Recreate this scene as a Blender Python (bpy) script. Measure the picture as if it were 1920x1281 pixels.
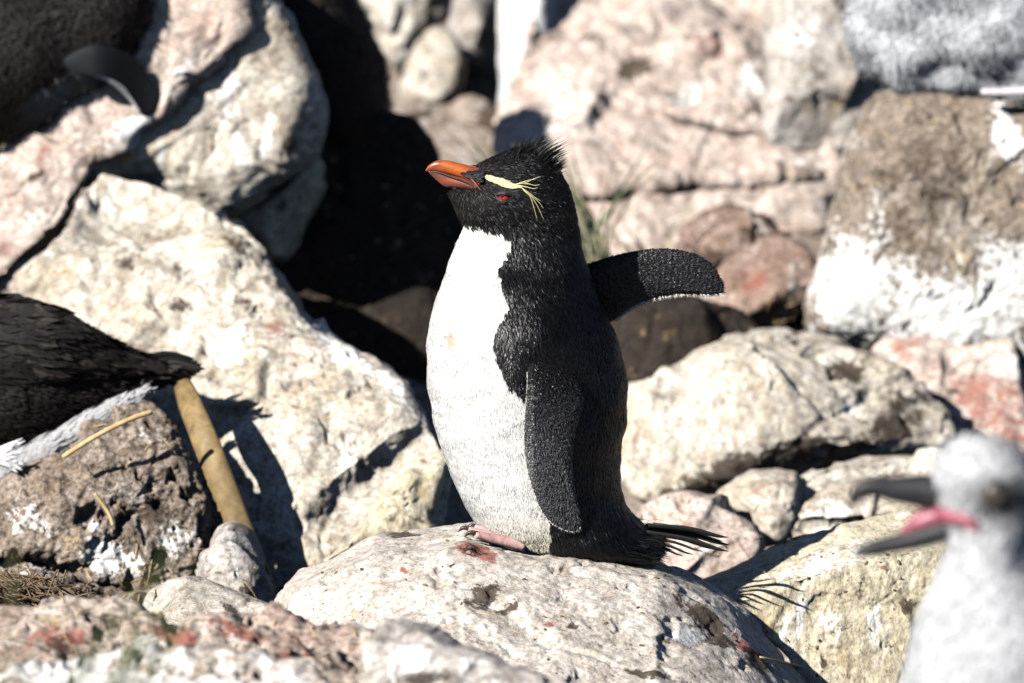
import bpy, math, random
import numpy as np
from mathutils import Vector

random.seed(7)
RNG = np.random.default_rng(11)
SC = bpy.context.scene
for o in list(bpy.data.objects):
    bpy.data.objects.remove(o, do_unlink=True)
COL = SC.collection

# ------------------------------------------------------------------ camera, sky, sun, exposure
PITCH = math.radians(12.0)
DIST = 6.667
LOOK = np.array([0.0, 0.0, 0.26])
FWD = np.array([0.0, math.cos(PITCH), -math.sin(PITCH)])
RIGHT = np.array([1.0, 0.0, 0.0])
UP = np.array([0.0, math.sin(PITCH), math.cos(PITCH)])
CAM = LOOK - FWD * DIST
W, H, S = 1920.0, 1281.0, 1600.0          # photo size, photo pixels per metre at the focus distance

cam_data = bpy.data.cameras.new("camera")
cam_data.lens = 200.0
cam_data.sensor_width = 36.0
cam_data.clip_end = 3000.0
cam_data.dof.use_dof = True
cam_data.dof.focus_distance = DIST - 0.03
cam_data.dof.aperture_fstop = 4.0
cam_data.dof.aperture_blades = 9
cam = bpy.data.objects.new("camera", cam_data)
cam.location = CAM
cam.rotation_euler = (math.pi / 2 - PITCH, 0, 0)
COL.objects.link(cam)
SC.camera = cam

SUN_TRAVEL = Vector((0.62, 0.60, -0.58)).normalized()
world = bpy.data.worlds.new("World")
SC.world = world
world.use_nodes = True
wn = world.node_tree
for n in list(wn.nodes):
    wn.nodes.remove(n)
sky = wn.nodes.new("ShaderNodeTexSky")
sky.sky_type = 'NISHITA'
sky.sun_disc = False
sky.altitude = 1500.0
sky.air_density = 0.6
sky.dust_density = 0.2
sky.sun_elevation = math.asin(-SUN_TRAVEL.z)
sky.sun_rotation = math.atan2(-SUN_TRAVEL.x, -SUN_TRAVEL.y)
bg = wn.nodes.new("ShaderNodeBackground")
bg.inputs[1].default_value = 0.05
wo = wn.nodes.new("ShaderNodeOutputWorld")
wn.links.new(sky.outputs[0], bg.inputs[0])
wn.links.new(bg.outputs[0], wo.inputs[0])

sun_data = bpy.data.lights.new("sun", 'SUN')
sun_data.energy = 5.0
sun_data.angle = math.radians(0.5)
sun_data.color = (1.0, 0.97, 0.92)
sun = bpy.data.objects.new("sun", sun_data)
sun.location = (-4, -4, 5)
sun.rotation_euler = SUN_TRAVEL.to_track_quat('-Z', 'Y').to_euler()
COL.objects.link(sun)

SC.view_settings.view_transform = 'Standard'
SC.view_settings.look = 'None'
SC.view_settings.exposure = 0.72
SC.view_settings.gamma = 1.0
SC.render.engine = 'CYCLES'
SC.cycles.max_bounces = 6
SC.cycles.diffuse_bounces = 0


# ------------------------------------------------------------------ helpers: pixels, noise, meshes
def at(u, v, y):
    """point where the photo pixel's ray meets the upright plane Y = y"""
    u = np.asarray(u, float); v = np.asarray(v, float); y = np.asarray(y, float)
    a = (u - W / 2) / S / DIST
    b = (H / 2 - v) / S / DIST
    dx = RIGHT[0] * a
    dy = FWD[1] + UP[1] * b
    dz = FWD[2] + UP[2] * b
    t = (y - CAM[1]) / dy
    return np.stack([CAM[0] + dx * t, CAM[1] + dy * t, CAM[2] + dz * t], -1)


def proj(P):
    d = P - CAM
    z = d @ FWD
    return W / 2 + (d @ RIGHT) / z * DIST * S, H / 2 - (d @ UP) / z * DIST * S


def _hash(i, j, k, s):
    h = (i.astype(np.int64) * 374761393 + j.astype(np.int64) * 668265263 + k.astype(np.int64) * 1274126177 + s * 974634777) & 0xFFFFFFFF
    h = ((h ^ (h >> 13)) * 1274126177) & 0xFFFFFFFF
    h = ((h ^ (h >> 16)) * 2246822519) & 0xFFFFFFFF
    return (h ^ (h >> 15)) & 0xFFFFFFFF


def perlin(p, seed=0):
    f = np.floor(p)
    r = p - f
    i = f.astype(np.int64)
    w = r * r * r * (r * (r * 6 - 15) + 10)
    out = np.zeros(len(p))
    for dx in (0, 1):
        for dy in (0, 1):
            for dz in (0, 1):
                h = _hash(i[:, 0] + dx, i[:, 1] + dy, i[:, 2] + dz, seed)
                gx = (h & 1023) / 511.5 - 1
                gy = ((h >> 10) & 1023) / 511.5 - 1
                gz = ((h >> 20) & 1023) / 511.5 - 1
                g = gx * (r[:, 0] - dx) + gy * (r[:, 1] - dy) + gz * (r[:, 2] - dz)
                wt = (w[:, 0] if dx else 1 - w[:, 0]) * (w[:, 1] if dy else 1 - w[:, 1]) * (w[:, 2] if dz else 1 - w[:, 2])
                out += g * wt
    return out


def fbm(p, octaves=4, seed=0, gain=0.5):
    s = np.zeros(len(p)); a = 1.0; q = np.array(p, float)
    for o in range(octaves):
        s += a * perlin(q, seed + o * 17)
        q = q * 2.03 + 3.7
        a *= gain
    return s


def voronoi(p, seed=0):
    f = np.floor(p).astype(np.int64)
    F1 = np.full(len(p), 9.0); F2 = np.full(len(p), 9.0)
    C = np.zeros((len(p), 3)); idh = np.zeros(len(p), np.int64)
    for dx in (-1, 0, 1):
        for dy in (-1, 0, 1):
            for dz in (-1, 0, 1):
                c = f + np.array([dx, dy, dz])
                h = _hash(c[:, 0], c[:, 1], c[:, 2], seed)
                pt = c + np.stack([(h & 1023), (h >> 10) & 1023, (h >> 20) & 1023], -1) / 1023.0
                d = np.linalg.norm(p - pt, axis=1)
                m = d < F1
                F2 = np.where(m, F1, np.minimum(F2, d))
                F1 = np.where(m, d, F1)
                C[m] = pt[m]; idh[m] = h[m]
    return F1, F2, C, idh


def smooth(a, b, x):
    t = np.clip((x - a) / (b - a), 0, 1)
    return t * t * (3 - 2 * t)


def mesh_from(name, V, F, mat, smooth_shade=True, attrs=None, normals=None):
    """F: int array (n,3) or (n,4), or a list of such arrays"""
    Fs = F if isinstance(F, list) else [F]
    me = bpy.data.meshes.new(name)
    V = np.ascontiguousarray(V, np.float32)
    me.vertices.add(len(V)); me.vertices.foreach_set("co", V.ravel())
    idx = np.concatenate([np.asarray(f, np.int32).ravel() for f in Fs])
    tot = np.concatenate([np.full(len(f), np.asarray(f).shape[1], np.int32) for f in Fs])
    st = np.concatenate([[0], np.cumsum(tot)[:-1]]).astype(np.int32)
    me.loops.add(len(idx)); me.loops.foreach_set("vertex_index", idx)
    me.polygons.add(len(tot)); me.polygons.foreach_set("loop_start", st)
    me.polygons.foreach_set("loop_total", tot)
    me.polygons.foreach_set("use_smooth", np.full(len(tot), smooth_shade, bool))
    me.update(calc_edges=True)
    if attrs:
        for k, val in attrs.items():
            a = me.attributes.new(k, 'FLOAT_COLOR', 'POINT')
            val = np.asarray(val, np.float32)
            if val.shape[1] == 3:
                val = np.concatenate([val, np.ones((len(val), 1), np.float32)], 1)
            a.data.foreach_set("color", np.ascontiguousarray(val, np.float32).ravel())
    if normals is not None:
        a = me.attributes.new("custom_normal", 'FLOAT_VECTOR', 'POINT')
        a.data.foreach_set("vector", np.ascontiguousarray(normals, np.float32).ravel())
    me.materials.append(mat)
    return me


def link(name, me, parent=None, loc=(0, 0, 0)):
    o = bpy.data.objects.new(name, me)
    COL.objects.link(o)
    o.location = loc
    if parent is not None:
        o.parent = parent
    return o


def tag(o, label, cat, group=None, kind=None):
    if label: o["label"] = label
    if cat: o["category"] = cat
    if group: o["group"] = group
    if kind: o["kind"] = kind
    return o


def thing(name, label, cat, base, group=None):
    o = bpy.data.objects.new(name, None)
    o.empty_display_size = 0.05
    COL.objects.link(o)
    o.location = [float(x) for x in base]
    return tag(o, label, cat, group)


def part(name, V, F, mat, parent, origin, smooth_shade=True, attrs=None, kind=None, normals=None):
    me = mesh_from(name, np.asarray(V) - np.asarray(origin), F, mat, smooth_shade, attrs, normals)
    o = link(name, me, parent)
    if kind: o["kind"] = kind
    return o


def vnormals(V, F):
    a = V[F[:, 0]]; b = V[F[:, 1]]; c = V[F[:, 2]]
    if F.shape[1] == 4:
        d = V[F[:, 3]]
        n = np.cross(c - a, d - b)
    else:
        n = np.cross(b - a, c - a)
    N = np.zeros_like(V)
    for k in range(F.shape[1]):
        np.add.at(N, F[:, k], n)
    return N / (np.linalg.norm(N, axis=1, keepdims=True) + 1e-12)


def closed_curve(pts, n):
    """Catmull-Rom through a closed outline, resampled evenly"""
    P = np.asarray(pts, float); m = len(P)
    t = np.linspace(0, 1, 12, endpoint=False)[:, None]
    seg = []
    for i in range(m):
        p0, p1, p2, p3 = P[i - 1], P[i], P[(i + 1) % m], P[(i + 2) % m]
        seg.append(0.5 * ((2 * p1) + (p2 - p0) * t + (2 * p0 - 5 * p1 + 4 * p2 - p3) * t ** 2 + (3 * p1 - p0 - 3 * p2 + p3) * t ** 3))
    C = np.concatenate(seg); C = np.concatenate([C, C[:1]])
    L = np.concatenate([[0], np.cumsum(np.linalg.norm(np.diff(C, axis=0), axis=1))])
    s = np.linspace(0, L[-1], n, endpoint=False)
    return np.stack([np.interp(s, L, C[:, k]) for k in range(2)], -1), L[-1]


def open_curve(pts, n):
    P = np.asarray(pts, float)
    Q = np.concatenate([[2 * P[0] - P[1]], P, [2 * P[-1] - P[-2]]])
    t = np.linspace(0, 1, 10, endpoint=False)[:, None]
    seg = []
    for i in range(1, len(Q) - 2):
        p0, p1, p2, p3 = Q[i - 1], Q[i], Q[i + 1], Q[i + 2]
        seg.append(0.5 * ((2 * p1) + (p2 - p0) * t + (2 * p0 - 5 * p1 + 4 * p2 - p3) * t ** 2 + (3 * p1 - p0 - 3 * p2 + p3) * t ** 3))
    C = np.concatenate(seg + [P[-1:]])
    L = np.concatenate([[0], np.cumsum(np.linalg.norm(np.diff(C, axis=0), axis=1))])
    s = np.linspace(0, L[-1], n)
    return np.stack([np.interp(s, L, C[:, k]) for k in range(P.shape[1])], -1)


def ring_faces(nr, nt, off=0, close_theta=True):
    i = np.arange(nr - 1)[:, None]; j = np.arange(nt)[None, :]
    jn = (j + 1) % nt
    F = np.stack(np.broadcast_arrays(off + i * nt + j, off + i * nt + jn, off + (i + 1) * nt + jn, off + (i + 1) * nt + j), -1)
    return F.reshape(-1, 4)


def tube(path, ra, rb=None, nt=14, side=(0, 1, 0), n=40):
    """loft of ellipses along a path; ra lies in the path's plane, rb along `side`"""
    path = np.asarray(path, float)
    rb = ra if rb is None else rb
    data = np.concatenate([path, np.asarray(ra, float)[:, None], np.asarray(rb, float)[:, None]], 1)
    D = open_curve(data, n)
    P = D[:, :3]
    T = np.gradient(P, axis=0)
    T /= np.linalg.norm(T, axis=1, keepdims=True) + 1e-12
    sd = np.asarray(side, float)
    B = sd - (T @ sd)[:, None] * T
    B /= np.linalg.norm(B, axis=1, keepdims=True) + 1e-12
    Nn = np.cross(T, B)
    th = np.linspace(0, 2 * math.pi, nt, endpoint=False)
    V = (P[:, None, :] + Nn[:, None, :] * (np.cos(th)[None, :, None] * np.maximum(D[:, 3], 1e-4)[:, None, None])
         + B[:, None, :] * (np.sin(th)[None, :, None] * np.maximum(D[:, 4], 1e-4)[:, None, None])).reshape(-1, 3)
    F = ring_faces(n, nt)
    c0 = len(V); V = np.concatenate([V, P[:1], P[-1:]])
    j = np.arange(nt); jn = (j + 1) % nt
    caps = np.concatenate([np.stack([jn, j, np.full(nt, c0)], -1),
                           np.stack([(n - 1) * nt + j, (n - 1) * nt + jn, np.full(nt, c0 + 1)], -1)])
    return V, [F, caps]


def merge(items):
    Vs, q, t, off = [], [], [], 0
    for V, F in items:
        for f in (F if isinstance(F, list) else [F]):
            f = np.asarray(f)
            (q if f.shape[1] == 4 else t).append(f + off)
        Vs.append(V); off += len(V)
    out = []
    if q: out.append(np.concatenate(q))
    if t: out.append(np.concatenate(t))
    return np.concatenate(Vs), out


def inside(poly, u, v):
    poly = np.asarray(poly, float)
    r = np.zeros(len(u), bool)
    n = len(poly)
    for i in range(n):
        x1, y1 = poly[i]; x2, y2 = poly[(i + 1) % n]
        c = ((y1 > v) != (y2 > v)) & (u < (x2 - x1) * (v - y1) / (y2 - y1 + 1e-9) + x1)
        r ^= c
    return r


def lens(outline, surf, Tf, Tb, step=4.0, pw=2.4, centre=None, back_rings=14):
    """closed body whose silhouette is an outline in photo pixels, at depth surf(u, v)"""
    _, per = closed_curve(outline, 32)
    nt = int(max(28, per / step))
    C, per = closed_curve(outline, nt)
    c = np.mean(C, 0) if centre is None else np.asarray(centre, float)
    rad = np.mean(np.linalg.norm(C - c, axis=1))
    nf = int(max(8, 1.45 * rad / step))
    ph = np.linspace(0, math.pi / 2, 400)
    r = np.sin(ph) ** (2 / pw); h = np.cos(ph) ** (2 / pw)
    k = Tf * S / max(rad, 1)
    L = np.concatenate([[0], np.cumsum(np.hypot(np.diff(r), np.diff(h) * min(k, 1.0)))])
    s = np.linspace(0, L[-1], nf + 1)[1:]
    rf = np.interp(s, L, r); hf = np.interp(s, L, h)
    sb = np.linspace(0, L[-1], back_rings + 1)[:-1]
    rbk = np.interp(sb, L, r)[::-1]; hb = np.interp(sb, L, h)[::-1]
    rbk = rbk[:-1]; hb = hb[:-1]
    R = np.concatenate([rf, rbk]); Hh = np.concatenate([-hf * Tf, hb * Tb])
    UV = c[None, None, :] + (C - c)[None] * R[:, None, None]
    u = UV[..., 0].ravel(); v = UV[..., 1].ravel()
    y = surf(u, v) + np.repeat(Hh, nt)
    V = at(u, v, y)
    poles = at(np.array([c[0], c[0]]), np.array([c[1], c[1]]), surf(np.array([c[0]] * 2), np.array([c[1]] * 2)) + np.array([-Tf, Tb]))
    n0 = len(V); V = np.concatenate([V, poles])
    nr = len(R)
    F = ring_faces(nr, nt)
    j = np.arange(nt); jn = (j + 1) % nt
    caps = np.concatenate([np.stack([j, np.full(nt, n0), jn], -1),
                           np.stack([(nr - 1) * nt + jn, np.full(nt, n0 + 1), (nr - 1) * nt + j], -1)])
    return V, F, caps


# ------------------------------------------------------------------ materials
def new_mat(name):
    m = bpy.data.materials.new(name)
    m.use_nodes = True
    nt = m.node_tree
    for n in list(nt.nodes):
        nt.nodes.remove(n)
    out = nt.nodes.new("ShaderNodeOutputMaterial")
    b = nt.nodes.new("ShaderNodeBsdfPrincipled")
    nt.links.new(b.outputs[0], out.inputs[0])
    return m, nt, b


class NB:
    """small node builder"""
    def __init__(self, nt): self.nt = nt
    def node(self, t, **kw):
        n = self.nt.nodes.new(t)
        for k, v in kw.items(): setattr(n, k, v)
        return n
    def put(self, sock, v):
        if hasattr(v, "is_output"): self.nt.links.new(v, sock)
        elif v is not None: sock.default_value = v
    def pos(self): return self.node("ShaderNodeNewGeometry").outputs["Position"]
    def mapping(self, vec, scale=(1, 1, 1), rot=(0, 0, 0), loc=(0, 0, 0)):
        n = self.node("ShaderNodeMapping")
        self.nt.links.new(vec, n.inputs[0])
        n.inputs["Scale"].default_value = scale; n.inputs["Rotation"].default_value = rot; n.inputs["Location"].default_value = loc
        return n.outputs[0]
    def noise(self, vec, scale, detail=6, rough=0.6, dist=0.0):
        n = self.node("ShaderNodeTexNoise")
        self.nt.links.new(vec, n.inputs["Vector"])
        n.inputs["Scale"].default_value = scale; n.inputs["Detail"].default_value = detail
        n.inputs["Roughness"].default_value = rough; n.inputs["Distortion"].default_value = dist
        return n.outputs[0]
    def vor(self, vec, scale, feature='F1'):
        n = self.node("ShaderNodeTexVoronoi", feature=feature)
        self.nt.links.new(vec, n.inputs["Vector"]); n.inputs["Scale"].default_value = scale
        return n.outputs["Distance"]
    def ramp(self, fac, a, b, lo=0.0, hi=1.0):
        n = self.node("ShaderNodeMapRange", interpolation_type='SMOOTHSTEP')
        self.put(n.inputs[0], fac)
        n.inputs[1].default_value = a; n.inputs[2].default_value = b; n.inputs[3].default_value = lo; n.inputs[4].default_value = hi
        return n.outputs[0]
    def math(self, op, a, b=None):
        n = self.node("ShaderNodeMath", operation=op)
        self.put(n.inputs[0], a)
        if b is not None: self.put(n.inputs[1], b)
        return n.outputs[0]
    def mix(self, fac, a, b, mode='MIX'):
        n = self.node("ShaderNodeMix", data_type='RGBA', blend_type=mode)
        self.put(n.inputs[0], fac)
        for s, v in ((n.inputs[6], a), (n.inputs[7], b)):
            if isinstance(v, tuple): s.default_value = (*v, 1.0) if len(v) == 3 else v
            else: self.put(s, v)
        return n.outputs[2]
    def bump(self, h, strength, dist, normal=None):
        n = self.node("ShaderNodeBump")
        self.put(n.inputs["Height"], h)
        n.inputs["Strength"].default_value = strength; n.inputs["Distance"].default_value = dist
        if normal is not None: self.nt.links.new(normal, n.inputs["Normal"])
        return n.outputs[0]


def rock_mat(name, light, mid, tint, dark=(0.07, 0.05, 0.035), ochre=(0.46, 0.355, 0.21), pink=(0.36, 0.15, 0.12),
             speck=0.5, tint_amt=0.5, mid_amt=0.6, bump=1.0, grain=1.0, streak=(1, 1, 1), rot=(0, 0, 0), guano=0.45, seed=0.0, marble=0.9, cracks=0.55):
    m, nt, b = new_mat(name)
    k = NB(nt)
    p0 = k.pos()
    p = k.mapping(p0, streak, rot, (seed, seed * 1.7, seed * 0.6))
    big = k.noise(p, 9, 4, 0.62, 0.6)
    med = k.noise(p, 32, 5, 0.68, 0.8)
    fine = k.noise(p, 130, 3, 0.7)
    vfine = k.noise(p, 420, 1, 0.6)
    c = k.mix(k.math('MULTIPLY', k.ramp(med, 0.42, 0.66), mid_amt), light, mid)
    c = k.mix(k.math('MULTIPLY', k.ramp(big, 0.46, 0.66), tint_amt), c, tint)
    mb = k.noise(k.mapping(p0, (1, 1, 0.8), (0.4, 0.3, 0.2), (5.5, seed, 2.0)), 16, 5, 0.68, 1.6)
    c = k.mix(k.math('MULTIPLY', k.ramp(mb, 0.45, 0.68), marble), c, k.mix(0.55, c, dark))
    # pale guano film
    gn = k.noise(k.mapping(p0, (1, 1, 0.45), (0, 0, 0), (3.1 + seed, 0, 0)), 22, 4, 0.7, 1.2)
    c = k.mix(k.math('MULTIPLY', k.ramp(gn, 0.56, 0.66), guano), c, (0.82, 0.80, 0.77))
    # rust and ochre freckles
    on = k.noise(k.mapping(p0, (1, 1, 1), (0, 0, 0), (9.0, seed, 0)), 46, 3, 0.65)
    c = k.mix(k.math('MULTIPLY', k.ramp(on, 0.60, 0.72), 0.55), c, ochre)
    pn = k.noise(k.mapping(p0, (1, 1, 1), (0, 0, 0), (0, 7.0, seed)), 30, 4, 0.7)
    c = k.mix(k.math('MULTIPLY', k.ramp(pn, 0.62, 0.74), 0.5), c, pink)
    # grain
    g = k.math('MULTIPLY', k.math('ADD', k.ramp(fine, 0.30, 0.60, 1 - 0.36 * grain, 1.05), k.ramp(vfine, 0.35, 0.6, -0.12 * grain, 0.06)), 1.0)
    gcol = k.node("ShaderNodeCombineColor")
    for i in range(3): nt.links.new(g, gcol.inputs[i])
    c = k.mix(1.0, c, gcol.outputs[0], 'MULTIPLY')
    # placed stains and patches of painted shade (vertex attribute), broken up by noise
    at_ = k.node("ShaderNodeAttribute", attribute_name="stain")
    sep = k.node("ShaderNodeSeparateColor"); nt.links.new(at_.outputs["Color"], sep.inputs[0])
    brk = k.math('ADD', k.math('MULTIPLY', k.ramp(fine, 0.32, 0.68), 0.5), k.math('MULTIPLY', k.ramp(med, 0.35, 0.65), 0.5))
    def stain(ch, col, c, top=0.88):
        f = k.ramp(k.math('SUBTRACT', k.math('ADD', ch, brk), 1.0), -0.24, 0.12, 0.0, top)
        return k.mix(k.math('MULTIPLY', f, k.ramp(ch, 0.02, 0.35)), c, col)
    c = stain(sep.outputs[2], pink, c)
    c = stain(at_.outputs["Alpha"], ochre, c)
    c = stain(sep.outputs[0], dark, c)
    c = stain(sep.outputs[1], (0.84, 0.83, 0.81), c)
    # hairline cracks
    wv = k.node("ShaderNodeVectorMath", operation='ADD')
    ns = k.node("ShaderNodeTexNoise"); nt.links.new(p0, ns.inputs["Vector"]); ns.inputs["Scale"].default_value = 14; ns.inputs["Detail"].default_value = 3
    sc_ = k.node("ShaderNodeVectorMath", operation='SCALE'); nt.links.new(ns.outputs["Color"], sc_.inputs[0]); sc_.inputs["Scale"].default_value = 0.09
    nt.links.new(p0, wv.inputs[0]); nt.links.new(sc_.outputs[0], wv.inputs[1])
    ck = k.vor(k.mapping(wv.outputs[0], (1, 1, 1.7), (0.5, 0.2, 0.3), (seed, 0, 0)), 6.0, 'DISTANCE_TO_EDGE')
    ckf = k.math('MULTIPLY', k.ramp(ck, 0.004, 0.022, 1.0, 0.0), k.math('MULTIPLY', k.ramp(k.noise(p0, 11, 3, 0.5), 0.53, 0.64), cracks))
    c = k.mix(ckf, c, k.mix(0.7, c, dark))
    # dark specks
    sn = k.noise(k.mapping(p0, (1, 1, 1), (0.3, 0.2, 0), (2.2, 0, seed)), 95, 3, 0.75)
    c = k.mix(k.math('MULTIPLY', k.math('MULTIPLY', k.ramp(sn, 0.62, 0.69), speck), k.ramp(big, 0.44, 0.58, 0.12, 1.0)), c, dark)
    gm = k.node('ShaderNodeGamma'); nt.links.new(c, gm.inputs[0]); gm.inputs[1].default_value = 1.24
    nt.links.new(gm.outputs[0], b.inputs["Base Color"])
    b.inputs["Roughness"].default_value = 0.85
    b.inputs["Specular IOR Level"].default_value = 0.25
    n1 = k.bump(med, 0.32 * bump, 0.010)
    n2 = k.bump(fine, 0.42 * bump, 0.003, n1)
    nt.links.new(n2, b.inputs["Normal"])
    return m


def attr_mat(name, rough=0.45, spec=0.5, sheen=0.0, vary=0.25, scale=180, sub=0.0, bump=0.0):
    m, nt, b = new_mat(name)
    k = NB(nt)
    a = k.node("ShaderNodeAttribute", attribute_name="Col")
    n = k.noise(k.pos(), scale, 3, 0.6)
    g = k.ramp(n, 0.3, 0.7, 1 - vary, 1 + vary * 0.3)
    gc = k.node("ShaderNodeCombineColor")
    for i in range(3): nt.links.new(g, gc.inputs[i])
    nt.links.new(k.mix(1.0, a.outputs["Color"], gc.outputs[0], 'MULTIPLY'), b.inputs["Base Color"])
    b.inputs["Roughness"].default_value = rough
    b.inputs["Specular IOR Level"].default_value = spec
    if sheen:
        b.inputs["Sheen Weight"].default_value = sheen
    if bump:
        nt.links.new(k.bump(n, bump, 0.004), b.inputs["Normal"])
    return m


def plain_mat(name, c1, c2, scale=60, rough=0.5, spec=0.5, bump=0.2, coat=0.0, stretch=(1, 1, 1), sss=0.0):
    m, nt, b = new_mat(name)
    k = NB(nt)
    n = k.noise(k.mapping(k.pos(), stretch), scale, 5, 0.6, 0.3)
    nt.links.new(k.mix(k.ramp(n, 0.35, 0.65), c1, c2), b.inputs["Base Color"])
    b.inputs["Roughness"].default_value = rough
    b.inputs["Specular IOR Level"].default_value = spec
    b.inputs["Coat Weight"].default_value = coat
    b.inputs["Coat Roughness"].default_value = 0.15
    if sss:
        b.inputs["Subsurface Weight"].default_value = sss
        b.inputs["Subsurface Radius"].default_value = (0.01, 0.004, 0.002)
        b.inputs["Subsurface Scale"].default_value = 0.5
    nt.links.new(k.bump(n, bump, 0.002), b.inputs["Normal"])
    return m


M = {}
M['cream'] = rock_mat('cream_rock', (0.72, 0.67, 0.595), (0.52, 0.45, 0.365), (0.60, 0.525, 0.41), mid_amt=0.8, tint_amt=0.7, seed=1.0)
M['stand'] = rock_mat('pale_standing_rock', (0.72, 0.67, 0.615), (0.54, 0.475, 0.41), (0.64, 0.56, 0.485), speck=0.9, mid_amt=0.7, tint_amt=0.4, seed=2.3, marble=0.55)
M['pinkish'] = rock_mat('pink_rock', (0.73, 0.64, 0.575), (0.56, 0.44, 0.38), (0.65, 0.51, 0.445), pink=(0.42, 0.22, 0.18), speck=0.3, mid_amt=0.8, tint_amt=0.7, seed=3.1, streak=(1.0, 1.0, 1.6), rot=(0, 0.6, 0))
M['yellow'] = rock_mat('yellow_rock', (0.75, 0.69, 0.55), (0.60, 0.51, 0.35), (0.66, 0.575, 0.415), speck=0.7, seed=4.7, streak=(1.3, 1, 0.7), marble=0.6)
M['mud'] = rock_mat('muddy_rock', (0.44, 0.37, 0.31), (0.20, 0.15, 0.115), (0.28, 0.22, 0.17), speck=0.9, bump=1.6, grain=1.6, guano=0.3, seed=5.9)
M['shaderock'] = rock_mat('shade_toned_rock', (0.060, 0.048, 0.038), (0.030, 0.023, 0.018), (0.045, 0.036, 0.030), guano=0.03, seed=6.2)  # dark tone puts the shade on these stones into the colour
M['red'] = rock_mat('red_rock', (0.42, 0.32, 0.27), (0.23, 0.14, 0.105), (0.33, 0.22, 0.175), speck=0.9, seed=7.4)
M['grey'] = rock_mat('grey_rock', (0.62, 0.58, 0.54), (0.42, 0.37, 0.33), (0.52, 0.46, 0.40), seed=8.8)
M['white'] = rock_mat('guano_rock', (0.88, 0.87, 0.86), (0.78, 0.76, 0.74), (0.82, 0.78, 0.74), speck=0.1, mid_amt=0.3, guano=0.8, seed=9.5, marble=0.2, cracks=0.2)
M['ledge'] = rock_mat('ledge_rock', (0.66, 0.57, 0.50), (0.38, 0.28, 0.23), (0.50, 0.37, 0.32), speck=0.8, tint_amt=0.8, bump=1.6, grain=1.5, seed=10.6, streak=(0.7, 1, 1.6))
M['soil'] = rock_mat('soil', (0.52, 0.45, 0.39), (0.34, 0.27, 0.22), (0.42, 0.33, 0.27), speck=0.7, bump=1.4, seed=12.2)
M['nest'] = rock_mat('nest_mud', (0.42, 0.36, 0.30), (0.22, 0.17, 0.13), (0.30, 0.24, 0.19), speck=0.8, bump=1.3, grain=1.4, guano=0.3, seed=13.3)
M['plume'] = attr_mat('plumage', 0.40, 0.42, 0.0, 0.3, 260)
M['skin'] = attr_mat('plumage_base', 0.7, 0.2, 0.0, 0.12, 220, bump=0.1)
M['headplume'] = attr_mat('head_plumage', 0.5, 0.28, 0.0, 0.35, 260)
M['matte'] = attr_mat('dark_plumage', 0.7, 0.22, 0.0, 0.3, 200)
M['down'] = attr_mat('down', 0.9, 0.1, 0.0, 0.15, 90)
M['beak'] = plain_mat('orange_beak', (0.50, 0.115, 0.02), (0.27, 0.050, 0.016), 55, 0.32, 0.5, 0.25, 0.25, (0.5, 1, 1.6))
M['beak_low'] = plain_mat('brown_beak', (0.26, 0.065, 0.03), (0.11, 0.038, 0.028), 80, 0.35, 0.5, 0.25, 0.2, (0.5, 1, 1.6))
M['gape'] = plain_mat('pink_gape_skin', (0.40, 0.20, 0.16), (0.22, 0.09, 0.07), 90, 0.5, 0.4)
M['pale_foot'] = plain_mat('pale_foot', (0.66, 0.60, 0.62), (0.55, 0.48, 0.50), 80, 0.6, 0.3)
M['foot'] = plain_mat('pink_foot', (0.66, 0.43, 0.40), (0.50, 0.28, 0.26), 140, 0.55, 0.4, 0.5)
M['claw'] = plain_mat('dark_claw', (0.03, 0.025, 0.022), (0.06, 0.05, 0.04), 150, 0.4)
M['iris'] = plain_mat('red_iris', (0.50, 0.018, 0.008), (0.36, 0.01, 0.006), 300, 0.12, 0.6, 0.0, 0.6)
M['pupil'] = plain_mat('black_pupil', (0.004, 0.004, 0.005), (0.006, 0.006, 0.008), 300, 0.06, 0.6, 0.0, 0.8)
M['lid'] = plain_mat('grey_eyelid', (0.014, 0.012, 0.012), (0.06, 0.052, 0.05), 500, 0.5, 0.4, 0.6)
M['yellow_plume'] = plain_mat('yellow_plume', (0.66, 0.61, 0.36), (0.58, 0.51, 0.25), 200, 0.6, 0.3, 0.0)
M['chick_beak'] = plain_mat('black_chick_beak', (0.010, 0.010, 0.011), (0.022, 0.022, 0.025), 60, 0.5, 0.4, 0.2)
M['mouth'] = plain_mat('magenta_mouth', (0.38, 0.12, 0.16), (0.28, 0.07, 0.10), 80, 0.4, 0.5, 0.1)
M['straw'] = plain_mat('dry_straw', (0.58, 0.44, 0.24), (0.46, 0.32, 0.15), 120, 0.7, 0.3, 0.2, 0, (1, 1, 0.1))
M['stalk'] = attr_mat('reed_blade', 0.6, 0.3, 0.0, 0.3, 60)
M['root'] = plain_mat('dead_grass', (0.10, 0.07, 0.045), (0.24, 0.17, 0.11), 200, 0.8, 0.2)


# ------------------------------------------------------------------ the ground
GY = np.array([-3000, -8, -2.2, -1.6, -1.1, -0.7, -0.35, 0.0, 0.35, 0.7, 1.0, 1.3, 1.7, 2.4, 4.0, 10, 60, 400, 3000.0])
GZ = np.array([-2.0, 0.00, 0.06, 0.09, 0.05, -0.08, -0.24, -0.30, -0.29, -0.24, -0.16, -0.04, 0.07, 0.13, 0.34, 1.3, 9.0, 42.0, 150.0])


def ground_z(x, y):
    return np.interp(y, GY, GZ)


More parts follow.
